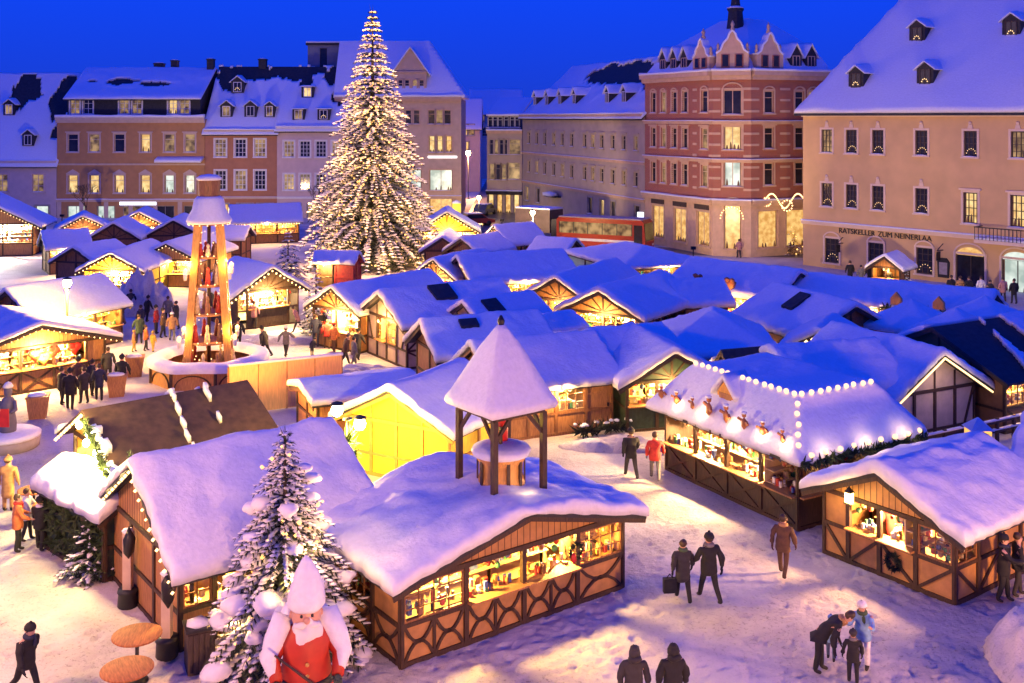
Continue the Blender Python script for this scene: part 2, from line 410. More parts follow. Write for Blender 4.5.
    if floor:
        fl = MB(); fl.box(-W/2+.06, W/2-.06, -D/2+.06, D/2-.06, .01, .07); obj('floor_boards', fl, DARKB, root)
    if power and lit:
        lb = MB(); lb.blob((0, 0, 0), (.07, .07, .09), 0, 0); 
        off = -D/2+.62 if 'F' in sides and any(ch in 'goO' for ch in sides['F'].get('bays', '')) else 0
        for lx in ((-W/4, W/4) if W > 4.5 else (0,)):
            obj('lamp_bulb', lb, BULBBIG, root, Matrix.Translation((lx, off, ze-.22)))
            lamp('stall_lamp', (lx, off, ze-.38), PW*power/(2 if W > 4.5 else 1), lcol, .1, root)
        if c.y > 38:     # added bulb outside the counter, warming the gaps as string lights would
            for sd in 'FRL':
                if any(ch in 'goO' for ch in sides.get(sd, {}).get('bays', '')):
                    px_, py_ = {'F': (0, -D/2-gov*.5-.25 if axis == 'perp' else -D/2-over*.5-.25), 'R': (W/2+over+.1, 0), 'L': (-W/2-over-.1, 0)}[sd]
                    obj('lamp_bulb', lb, BULBBIG, root, Matrix.Translation((px_, py_, ze-.22))); lamp('eave_lamp', (px_, py_, ze-.4), PW*min(power, 700)*.30, (1, .56, .17), .1, root); break
    return root

def ridge_perp(a, b, zr, hw):
    A, B = P(*a, zr), P(*b, zr); d = (B-A); d.z = 0; L = d.length; d /= L; r = Vector((d.y, -d.x, 0)); return A-r*hw, A+r*hw, L
def ridge_par(a, b, zr, hw):
    A, B = P(*a, zr), P(*b, zr); d = (B-A); d.z = 0; d.normalize(); n = Vector((d.y, -d.x, 0)); return A+n*hw, B+n*hw, 2*hw
def gh(ref, label, a, b, zr, hw, **k): FL, FR, L = ridge_perp(a, b, zr, hw); return hut(ref, label, FL, FR, L, zr=zr, axis='perp', **k)
def eh(ref, label, a, b, zr, hw, **k): FL, FR, L = ridge_par(a, b, zr, hw); return hut(ref, label, FL, FR, L, zr=zr, axis='par', **k)

# ------------------------------------------------------------------ buildings
class Seg:
    "one straight facade from A to B (ground points, left to right as seen from outside)"
    def __init__(s, root, A, B):
        s.A = Vector((A[0], A[1], 0)); s.B = Vector((B[0], B[1], 0)); s.W = (s.B-s.A).length; s.u = (s.B-s.A)/s.W; s.root = root
        s.M = Matrix.Translation(s.A-root.location) @ Matrix.Rotation(math.atan2(s.u.y, s.u.x), 4, 'Z'); s.holes = []; s.pl = []
    def px(s, px, py=None):
        k = (px-512)/F; den = s.u.x-k*s.u.y; t = (k*s.A.y-s.A.x)/den; Y = s.A.y+s.u.y*t
        return t if py is None else (t, HC-(py-HY)*Y/F)
    def dep(s, px, y):   # u on the plane set back by y
        A = s.A+Vector((-s.u.y, s.u.x, 0))*y; k = (px-512)/F; return (k*A.y-A.x)/(s.u.x-k*s.u.y)
WIN = {}
PANES = {'dark': PANE_DARK, 'arch': PANE_DARK, 'lit': PANE_LIT, 'warm': PANE_WARM, 'cool': PANE_COOL, 'shop': PANE_SHOP}
def window_mesh(w, h, style, fm, key=None):
    k = ('f', round(w, 2), round(h, 2), style, fm.name)
    if k in WIN: return WIN[k]
    mb = MB(); I = 1 if fm.name.startswith('apricot') else 0; x, z = w/2, h/2; t = .09; d0 = .14     # glazing sits d0 behind the wall face
    for a in ((-x, -x+t, -z, z), (x-t, x, -z, z), (-x+t, x-t, -z, -z+t), (-x+t, x-t, z-t, z)): mb.box(a[0], a[1], d0-.03, d0+.05, a[2], a[3], I)
    nx, nzz = {'c': (2, 3), 's': (2, 2), 'g': (3, 4), 'w': (1, 1), 'o': (1, 2), 'S': (2, 1)}[style[0]]
    for q in range(1, nx): u = -x+w*q/nx; mb.box(u-.035, u+.035, d0-.02, d0+.03, -z+t, z-t, I)
    for q in range(1, nzz):
        v = -z+h*q/nzz if style[0] != 'o' else z-h*.3; mb.box(-x+t, x-t, d0-.012, d0+.025, v-.03, v+.03, I)
    if 'm' in style:                                     # moulded surround standing proud of the wall
        m = .17
        for a in ((-x-m, -x, -z, z), (x, x+m, -z, z), (-x-m, x+m, z, z+m)): mb.box(a[0], a[1], -.06, .02, a[2], a[3])
    if 'k' in style: mb.poly([(-.22, -.07, z+.19), (.22, -.07, z+.19), (.1, -.07, z+.6), (-.1, -.07, z+.6)], .08, (0, 1, 0)); mb.blob((0, -.07, z+.62), (.16, .09, .16), 0, 0)
    if 'h' in style: mb.box(-x-.3, x+.3, -.16, .02, z+.172, z+.32)
    if 'p' in style: mb.poly([(-x-.25, -.12, z+.18), (x+.25, -.12, z+.18), (0, -.12, z+.75)], .13, (0, 1, 0))
    if 'r' in style:                                     # round-arched head
        n = 10
        for q in range(n):
            a0, a1 = math.pi*q/n, math.pi*(q+1)/n
            mb.beam((-(x+.07)*math.cos(a0), -.03, z+.02+(x*.75)*math.sin(a0)), (-(x+.07)*math.cos(a1), -.03, z+.02+(x*.75)*math.sin(a1)), .12, .16, (0, 1, 0))
    WIN[k] = mb.mesh('window', [fm, DARKB]); return WIN[k]
def simple_mesh(k, fn, m):
    if k not in WIN: mb = MB(); fn(mb); WIN[k] = mb.mesh(k[0], m)
    return WIN[k]
def add_window(seg, u, z, w, h, state, style, fm, sillm=None, snow=True, hole=True, y=0.0):
    if hole: seg.holes.append((u-w/2, u+w/2, z-h/2, z+h/2))
    f = obj('window', window_mesh(w, h, style, fm), None, seg.root, seg.M @ Matrix.Translation((u, y, z)))
    pm = PANES[state]
    obj('pane', simple_mesh(('pane', round(w, 2), round(h, 2), pm.name), lambda mb: mb.box(-w/2+.05, w/2-.05, .16, .18, -h/2+.05, h/2-.05), pm), None, f)
    sl = obj('sill', simple_mesh(('sill', round(w, 2), round(h, 2), (sillm or fm).name, snow),
        lambda mb: (mb.box(-w/2-.2, w/2+.2, -.17, .03, -h/2-.14, -h/2-.004), mb.blob((0, -.09, -h/2+.0), (w/2+.17, .085, .075), 1, .1)) if snow else mb.box(-w/2-.2, w/2+.2, -.17, .03, -h/2-.14, -h/2-.004), [sillm or fm, SNOW]), None, f)
    if state in ('shop', 'lit', 'cool'):
        def dsp(mb):     # things standing on the inner sill and a drawn curtain, dark against the light
            q = random.Random(int(w*100+h*10)); k = max(2, int(w/.35))
            for i in range(k):
                if q.random() < .7: x = -w/2+.15+(w-.3)*(i+.5)/k; hh = q.uniform(.12, .32)*min(h, 2.2); mb.lathe([(.03, 0), (.11, .02), (.08, hh*.6), (.02, hh)], (x, .148, -h/2+.06), 6)
            for sg in (-1, 1): mb.box(sg*(w/2-.12)-.06, sg*(w/2-.12)+.06, .142, .156, -h/2+.05, h/2-.05)
        obj('window_display', simple_mesh(('window_display', round(w, 2), round(h, 2)), dsp, CURT), None, f)
    if state == 'arch' or state == 'A':
        def fa(mb):
            for q in range(7):
                a = math.pi*(q+.5)/7; mb.octa((-.36*w*math.cos(a), .10, -h/2+.18+.42*w*math.sin(a)), .042)
        obj('candle_arch', simple_mesh(('candle_arch', round(w, 2), round(h, 2)), fa, CANDLE), None, f)
    return f
def finish_wall(seg, H, m, z0=0.0, name='wall', y=0.0):
    us = sorted({0, round(seg.W, 4)} | {round(v, 4) for h in seg.holes for v in h[:2]}); zs = sorted({round(z0, 4), round(H, 4)} | {round(v, 4) for h in seg.holes for v in h[2:]})
    us = [u for u in us if -1e-3 <= u <= seg.W+1e-3]; zs = [z for z in zs if z0-1e-3 <= z <= H+1e-3]
    mb = MB()
    for i in range(len(us)-1):
        for j in range(len(zs)-1):
            uc, zc = (us[i]+us[i+1])/2, (zs[j]+zs[j+1])/2
            if any(h[0] < uc < h[1] and h[2] < zc < h[3] for h in seg.holes): continue
            mb.add([(us[i], y, zs[j]), (us[i+1], y, zs[j]), (us[i+1], y, zs[j+1]), (us[i], y, zs[j+1])], [(0,1,2,3)])
    d = .24
    for a, b, c, e in seg.holes:
        mb.add([(a,y,c),(b,y,c),(b,y,e),(a,y,e),(a,y+d,c),(b,y+d,c),(b,y+d,e),(a,y+d,e)], [(0,1,5,4),(1,2,6,5),(2,3,7,6),(3,0,4,7)])
    return obj(name, mb, m, seg.root, seg.M)
def row(seg, pxs, ref, w, h, states, style, fm, **k):
    z = seg.px(*ref)[1]
    for i, p in enumerate(pxs): add_window(seg, seg.px(p), z, w, h, states[i % len(states)], style, fm, **k)
def body(seg, D, H, m, z0=0.0):
    "side and back walls"
    mb = MB(); W = seg.W; mb.add([(0,0,z0),(0,D,z0),(W,D,z0),(W,0,z0),(0,0,H),(0,D,H),(W,D,H),(W,0,H)], [(0,1,5,4),(1,2,6,5),(2,3,7,6)]); return mb
def gable_roof(seg, D, H, rise, name='roof', over=.5, snow=.3, mask=None, m=None, y0=0.0, end=.25, wallm=None):
    s = rise/(D/2); W = seg.W; rz = lambda x, y: H+rise-s*abs(y-y0-D/2)
    mb = MB(); mb.hfield([-end, W+end], [y0-over, y0+D/2, y0+D+over], rz, lambda x, y: rz(x, y)-.18, smooth=False)
    r = obj(name, mb, m or SLATE, seg.root, seg.M)
    sd = W*1.37
    def top(x, y):
        d = max(0, min(x+end, W+end-x, y-(y0-over), y0+D+over-y)); k = min(1, d/.35)
        return rz(x, y)+snow*(.5+.5*math.sqrt(1-(1-k)**2))*(1+.5*nz(x*.3+sd, y*.3)+.2*nz(x*1.1, y*1.1, sd))
    mb = MB(); mb.hfield(edges(-end-.05, W+end+.05, max(8, int(W/(.2 if mask else .55))), (0, .06, .2, .4)), edges(y0-over-.05, y0+D+over+.05, max(10, int(D/(.22 if mask else .5))), (0, .06, .2, .4)), top, lambda x, y: rz(x, y)+.01, mask=mask)
    obj('roof_snow', mb, SNOW, r)
    if wallm:
        for x in (0, W): mb = MB(); mb.poly([(x, y0, H-.01), (x, y0+D, H-.01), (x, y0+D/2, H+rise-.2)], .02, (1 if x == 0 else -1, 0, 0)); obj('gable_wall', mb, wallm, seg.root, seg.M)
    return rz
def dormer(seg, u, y, zf, w, h, d=2.2, state='dark', style='g', wm=None, fmm=None, pitch=.8, snow=True):
    "small gabled (g) or shed (s) roof dormer, front face at depth y, foot at height zf"
    M = seg.M @ Matrix.Translation((u, y, zf)); mb = MB(); x = w/2; t = h+(pitch*x if style == 'g' else .15)
    if style == 'g': mb.poly([(-x, 0, 0), (x, 0, 0), (x, 0, h), (0, 0, t), (-x, 0, h)], d, (0, 1, 0))
    else: mb.box(-x, x, 0, d, -.0, h)
    o = obj('dormer', mb, wm or SLATE, seg.root, M)
    ww, hh = w*.55, h*.78
    fr = MB(); z0 = h*.12
    for a in ((-ww/2-.08, -ww/2, z0, z0+hh), (ww/2, ww/2+.08, z0, z0+hh), (-ww/2-.08, ww/2+.08, z0-.08, z0), (-ww/2-.08, ww/2+.08, z0+hh, z0+hh+.08), (-.025, .025, z0, z0+hh)): fr.box(a[0], a[1], -.07, -.004, a[2], a[3])
    obj('window', fr, fmm or WHITE, o)
    pn = MB(); pn.box(-ww/2, ww/2, -.03, -.004, z0, z0+hh); obj('pane', pn, PANES[state], o)
    if state == 'arch':
        ca = MB()
        for q in range(5):
            a = math.pi*(q+.5)/5; ca.octa((-.32*ww*math.cos(a), -.09, z0+.12+.4*ww*math.sin(a)), .06)
        obj('candle_arch', ca, CANDLE, o)
    sn = MB()
    if style == 'g': rz = lambda a, b: t-pitch*abs(a)
    else: rz = lambda a, b: h+.02
    e = .22; xs = edges(-x-e, x+e, 8, (0, .06, .16)); ys = edges(-e, d, 5, (0, .06, .16))
    sn.hfield(xs, ys, lambda a, b: rz(a, b)+.24*min(1, .45+2*max(0, min(x+e-abs(a), b+e)))*(1+.4*nz(a*1.5+u, b*1.5)), lambda a, b: rz(a, b)+.012)
    obj('snow_cap', sn, SNOW, o); return o
def cornice(seg, z, h=.35, out=.4, m=WHITE, snow=.12, u0=None, u1=None):
    u0 = -.05 if u0 is None else u0; u1 = seg.W+.05 if u1 is None else u1
    mb = MB(); mb.box(u0, u1, -out, -.003, z-h*.5, z); mb.box(u0, u1, -out*.6, -.003, z-h, z-h*.5-.002); o = obj('cornice', mb, m, seg.root, seg.M)
    if snow:
        sn = MB(); sn.hfield(edges(u0-.02, u1+.02, max(4, int((u1-u0)/1.2)), (0, .05)), [-out-.03, -out+.02, -out*.5, -.005], lambda x, y: z+snow*(.6 if y < -out else 1)*(1+.4*nz(x*.8, z)), lambda x, y: z+.006); obj('cornice_snow', sn, SNOW, o)
def chimney(seg, u, y, z0, z1, w=.8, m=None):
    mb = MB(); mb.box(u-w/2, u+w/2, y, y+w, z0, z1); mb.box(u-w/2-.08, u+w/2+.08, y-.08, y+w+.08, z1, z1+.15); o = obj('chimney', mb, m or SLATE, seg.root, seg.M)
    sn = MB(); sn.blob((u, y+w/2, z1+.2), (w/2+.08, w/2+.08, .14), 0, .1); obj('snow_cap', sn, SNOW, o)

PINKPL = mat('pale_rose_plaster', (.56, .44, .40), .8, .08, 1.2)
BROWNPL = mat('ochre_brown_plaster', (.46, .24, .09), .8, .1, 1.2)
BROWN2 = mat('light_trim_stone', (.58, .45, .34), .8, .08, 2)
REDPL = mat('reddish_brown_plaster', (.42, .19, .09), .8, .1, 1.2)
ROSEPL = mat('beige_rose_plaster', (.60, .46, .40), .8, .08, 1.2)
SANDPL = mat('sand_plaster', (.58, .42, .27), .8, .1, 1.2)
BEIGE = mat('greyish_beige_plaster', (.46, .37, .26), .8, .1, .8)
HALLPL = mat('apricot_plaster', (.66, .43, .19), .8, .10, .6)
HALLTR = mat('apricot_trim', (.78, .60, .42), .8, .06, 2)
def brick_mat():
    m = mat('red_brick', (.36, .08, .025), .8, .12, 2); nt = m.node_tree; b = nt.nodes['Principled BSDF']
    tc = nt.nodes.new('ShaderNodeTexCoord'); mp = nt.nodes.new('ShaderNodeMapping'); mp.inputs['Rotation'].default_value = (R(90), 0, 0)
    br = nt.nodes.new('ShaderNodeTexBrick'); br.inputs['Color1'].default_value = (.39, .085, .022, 1); br.inputs['Color2'].default_value = (.30, .06, .017, 1); br.inputs['Mortar'].default_value = (.4, .3, .24, 1)
    br.inputs['Scale'].default_value = 1; br.inputs['Brick Width'].default_value = .3; br.inputs['Row Height'].default_value = .1; br.inputs['Mortar Size'].default_value = .012
    nt.links.new(tc.outputs['Object'], mp.inputs['Vector']); nt.links.new(mp.outputs[0], br.inputs['Vector']); nt.links.new(br.outputs['Color'], b.inputs['Base Color']); return m
BRICK = brick_mat()
BAND = mat('pale_sandstone', (.60, .41, .26), .8, .1, 2)

CURT = mat('brown_curtain', (.22, .12, .06), .8, .2, 5)
def bld(name, label, A): return thing(name, label, 'building', (A[0], A[1], 0))
def ell(*es):   # bare patches in the snow, given as (x, y, rx, ry)
    def f(x, y):
        for a, b, c, d in es:
            k = ((x-a)/c)**2+((y-b)/d)**2
            if k < 1+.8*nz(x*.45, y*.45, a)+.5*nz(x*1.3, y*1.3, b)+.3*nz(x*3, y*1.6, b): return False
        return True
    return f

def left_row():
    Y = 136.5; X = lambda px: (px-512)*Y/F; Z = lambda py: HC-(py-HY)*Y/F
    # pale house at the left edge
    A = (X(-75), Y); B = (X(56.5), Y); r = bld('town_house', 'pale rose house at the left edge with a steep snowy roof and two small dormers', A); s = Seg(r, A, B)
    row(s, [-52, -22, 2, 38], (38, 183), 1.5, 2.3, ['dark', 'warm', 'warm', 'warm'], 'cm', ROSEPL)
    row(s, [-40, -8, 42], (42, 213), 1.8, 1.9, ['dark', 'cool', 'cool'], 'wm', STONE)
    finish_wall(s, Z(162), PINKPL); obj('side_wall', body(s, 14, Z(162), PINKPL), PINKPL, r, s.M); cornice(s, Z(161), .4, .45, ROSEPL)
    rz = gable_roof(s, 16, Z(161), 11.6, mask=ell((10.2, 6.2, 2.2, 1.6), (15.6, 5.6, 1.5, 2.2), (16, 2.6, .8, .9)), wallm=PINKPL)
    for px, py, st in ((10, 115, 'warm'), (29, 146, 'dark'), (-30, 115, 'dark'), (-45, 146, 'dark')):
        y = (Z(py)-Z(161))/11.6*8; dormer(s, s.dep(px, y), y-.3, Z(py), 1.5, 1.5, 2.4, st)
    # brown house with mansard
    A = (X(57), Y); B = (X(204.7), Y); r = bld('town_house', 'ochre brown house with six tall windows a floor and a long dark mansard dormer', A); s = Seg(r, A, B)
    p6 = [73, 94.5, 119.5, 145.5, 169.5, 190]
    row(s, p6, (119, 143), 1.35, 2.35, ['dark', 'warm', 'dark', 'lit', 'warm', 'warm'], 'omh', BROWN2)
    row(s, p6, (119, 184), 1.35, 2.35, ['lit', 'lit', 'lit', 'lit', 'cool', 'cool'], 'omp', BROWN2)
    row(s, [76, 106, 132, 165, 193], (119, 213), 2.4, 1.9, ['cool', 'cool', 'warm', 'dark', 'dark'], 'S', STONE)
    finish_wall(s, Z(119), BROWNPL); obj('side_wall', body(s, 14, Z(119), BROWNPL), BROWNPL, r, s.M)
    cornice(s, Z(117.5), .7, .6, BROWN2, .35); cornice(s, Z(163.5), .22, .14, BROWN2, 0); cornice(s, Z(199.5), .3, .22, BROWN2, .1)
    for q in range(7): mb = MB(); u = s.W*q/6; u = min(max(u, .3), s.W-.3); mb.box(u-.28, u+.28, -.09, -.003, .02, Z(199.5)-.32); obj('pilaster', mb, BROWN2, r, s.M)
    A2 = (A[0]+.9, A[1]+1.1); s2 = Seg(r, A2, (B[0]-.9, Y+1.1)); zt = Z(96)
    row(s2, [75, 88, 124, 137, 173, 184.5], (119, 106), 1.25, 2.1, ['warm', 'dark', 'warm', 'warm', 'lit', 'warm'], 'cm', WHITE)
    finish_wall(s2, zt, SLATE, Z(117.5), 'mansard_wall'); obj('mansard_side', body(s2, 12, zt, SLATE, Z(117.5)), SLATE, r, s2.M)
    gable_roof(s2, 13.5, zt, 3.9, over=.7, mask=ell((6.1, 3.2, 2.4, .9), (10.6, 2.6, 1.9, .7), (2, 3.2, .8, .5)), wallm=SLATE)
    chimney(s2, s2.dep(174, 7), 7, Z(75), Z(58), .9); chimney(s2, s2.dep(158, 7), 7, Z(75), Z(61), 1.2)
    mb = MB(); mb.box(0, 4.9, -.06, -.003, 0, .85); sb = obj('shop_sign', mb, STONE, r, s.M @ Matrix.Translation((s.px(119.5), 0, Z(206.5))))
    mb = MB(); mb.box(.05, 4.8, -.12, -.064, .2, .62); obj('light_tube', mb, TUBE, sb)
    mb = MB(); u0, u1 = s.px(158), s.px(204)
    mb.hfield(edges(u0, u1, 8, (0, .1)), [-1.5, -1.4, -.7, -.003], lambda x, y: Z(163)+.35+.45*(y+1.5)/1.5+(.1 if y > -1.45 else 0), lambda x, y: Z(163)+.1+.45*(y+1.5)/1.5); obj('awning', mb, SNOW, r, s.M)
    # reddish house
    A = (X(205), Y); B = (X(276.8), Y); r = bld('town_house', 'reddish brown house with white framed windows between two paler fronts', A); s = Seg(r, A, B)
    row(s, [220.5, 240.5, 260], (240, 148), 1.45, 2.3, ['warm', 'dark', 'warm'], 'gm', WHITE); row(s, [220.5, 240.5, 260], (240, 180), 1.45, 2.5, ['dark', 'warm', 'dark'], 'gm', WHITE)
    row(s, [221, 245, 265], (240, 212), 2.0, 2.1, ['shop', 'shop', 'warm'], 'wm', STONE)
    finish_wall(s, Z(131), REDPL); obj('side_wall', body(s, 14, Z(131), REDPL), REDPL, r, s.M); cornice(s, Z(130), .35, .45, BROWN2, .2); cornice(s, Z(197), .25, .15, BROWN2, .06)
    gable_roof(s, 15, Z(130), 8.6, mask=ell((2.2, 6.3, 2.3, 1.9), (4.8, 6.8, 3.6, 1.1), (9, 6.9, 3, 1.2)), wallm=REDPL)
    for px, py, st, w in ((238, 92, 'arch', 1.7), (227, 117, 'warm', 1.6), (251, 117, 'dark', 1.6), (270, 117, 'warm', 1.3)):
        y = (Z(py)-Z(130))/8.6*7.5; dormer(s, s.dep(px, y), y-.3, Z(py), w, 1.5, 2.4, st)
    chimney(s, s.dep(210, 7), 7, Z(72), Z(57), .9); chimney(s, s.dep(262, 7.2), 7.2, Z(72), Z(57), 1.0)
    # rose beige house
    A = (X(277), Y); B = (X(352), Y); r = bld('town_house', 'beige rose house with paired sash windows just left of the giant tree', A); s = Seg(r, A, B)
    for yy in (149, 182): row(s, [289, 305, 321, 337], (305, yy), 1.35, 2.1, ['warm', 'dark', 'dark', 'warm'], 'gm', WHITE)
    row(s, [292, 316, 338], (305, 213), 2.2, 2.2, ['dark', 'warm', 'dark'], 'wm', STONE)
    finish_wall(s, Z(128), ROSEPL); obj('side_wall', body(s, 14, Z(128), ROSEPL), ROSEPL, r, s.M); cornice(s, Z(127), .4, .5, WHITE, .2); cornice(s, Z(197), .25, .15, WHITE, .06)
    gable_roof(s, 15, Z(127), 8.2, mask=ell((1.5, 6.7, 4, 1.1), (6.8, 6.4, 1.8, 1.5), (7.6, 4, .9, 1.6), (2.9, 5.2, .8, .8)), wallm=ROSEPL)
    for px, py, st in ((308, 97, 'lit'), (299, 120, 'warm'), (324, 120, 'arch')):
        y = (Z(py)-Z(127))/8.2*7.5; dormer(s, s.dep(px, y), y-.3, Z(py), 1.6, 1.4, 2.4, st, 's')
    # flat topped tower block behind
    A = (-28.6, 147); r = bld('stair_tower', 'flat topped grey metal tower block rising behind the rose house roof', A); s = Seg(r, A, (-20.5, 147))
    add_window(s, 2.2, 21.2, 1.0, 3.2, 'dark', 'w', METAL, snow=False)
    finish_wall(s, 23.2, mat('grey_sheet_metal', (.16, .18, .22), .5, .1, 2)); obj('side_wall', body(s, 8, 23.2, STONE), STONE, r, s.M)
    mb = MB(); mb.box(-.25, s.W+.25, -.25, 8.2, 23.2, 23.5); f = obj('flat_roof', mb, SLATE, r, s.M); mb = MB(); mb.hfield(edges(-.2, s.W+.2, 6), edges(-.2, 8.1, 5), lambda x, y: 23.75+.05*nz(x, y), lambda x, y: 23.505); obj('roof_snow', mb, SNOW, f)
    # corner house behind the big tree
    Y = 140.0; A = (X(340)*140/136.5, Y); B = (X(462.5)*140/136.5, Y); Z = lambda py: HC-(py-HY)*Y/F
    r = bld('corner_house', 'tall sandy corner house with a pointed gable right behind the giant tree', A); s = Seg(r, A, B)
    row(s, [352, 368, 385, 409, 416], (409, 117), 1.0, 1.9, ['dark'], 'om', BAND); row(s, [431.5, 439.5, 447.5], (440, 117), .95, 1.9, ['dark', 'warm', 'dark'], 'om', BAND)
    row(s, [352, 368, 385, 409], (409, 148), 1.3, 2.1, ['dark', 'lit', 'warm'], 'om', BAND); row(s, [432, 440, 449], (440, 144), .95, 2.2, ['lit', 'lit', 'shop'], 'om', BAND)
    row(s, [360, 385, 410, 441], (440, 180), 3.2, 2.8, ['dark', 'warm', 'cool', 'cool'], 'Sm', BAND); row(s, [365, 395, 441], (440, 206), 3.2, 2.4, ['dark', 'warm', 'shop'], 'Sm', BAND)
    finish_wall(s, Z(99), SANDPL); sw = obj('side_wall', body(s, 14, Z(99), SANDPL), SANDPL, r, s.M); cornice(s, Z(97), .6, .7, BAND, .35); cornice(s, Z(196), .4, .25, BAND, .1)
    mb = MB(); mb.box(s.px(428), s.px(457), -.1, -.02, Z(158), Z(156)); obj('light_strip', mb, TUBE, r, s.M)
    # roof: hipped at the right
    W = s.W; zc = Z(97); e = .5
    rz = lambda x, y: zc+min(7.6, 1.5*(y+e), 1.5*(W+e-x)*1.0, 1.5*(14+e-y))
    mb = MB(); xs = [-.2, W-6, W-4.6]+[W+e-.4*i for i in range(11, -1, -1)]; ys = sorted({round(-e+.42*i, 3) for i in range(0, 14)} | {round(14+e-.5*i, 3) for i in range(0, 12)})
    mb.hfield(xs, ys, lambda x, y: rz(x, y)+.25*(1+.4*nz(x*.5, y*.5)), lambda x, y: rz(x, y)-.1, smooth=False); obj('roof', mb, SNOW, r, s.M)
    s3 = Seg(r, (A[0]+s.px(394), Y+.15), (A[0]+s.px(426.5), Y+.15))
    row(s3, [401, 406.5, 415.5, 421], (410, 86), .8, 1.7, ['dark', 'dark', 'warm', 'dark'], 'om', BAND); finish_wall(s3, Z(71), SANDPL, zc+.02, 'gable_front'); obj('gable_side', body(s3, 6, Z(71), SANDPL, zc+.02), SANDPL, r, s3.M)
    mb = MB(); w3 = s3.W; mb.poly([(-.1, -.02, Z(71)), (w3+.1, -.02, Z(71)), (w3/2, -.02, Z(48))], .3, (0, 1, 0)); obj('gable_top', mb, SANDPL, r, s3.M)
    mb = MB(); hh = Z(48)-Z(71); mb.hfield(edges(-.5, w3+.5, 8, (0, .1)), [-.45, -.35, 3, 6.5], lambda x, y: Z(48)+.35-hh/(w3/2)*abs(x-w3/2), lambda x, y: Z(48)+.05-hh/(w3/2)*abs(x-w3/2)); obj('gable_snow', mb, SNOW, r, s3.M)
    mb = MB(); mb.box(-.05, w3+.05, -.25, -.03, Z(72.5), Z(71)-.01); obj('gable_cornice', mb, BAND, r, s3.M)
    for px in (432, 443): dormer(s, s.dep(px, 1.6), 1.5, zc+.5, 1.4, 1.9, 3, 'dark', 's', SANDPL, BAND)
left_row()

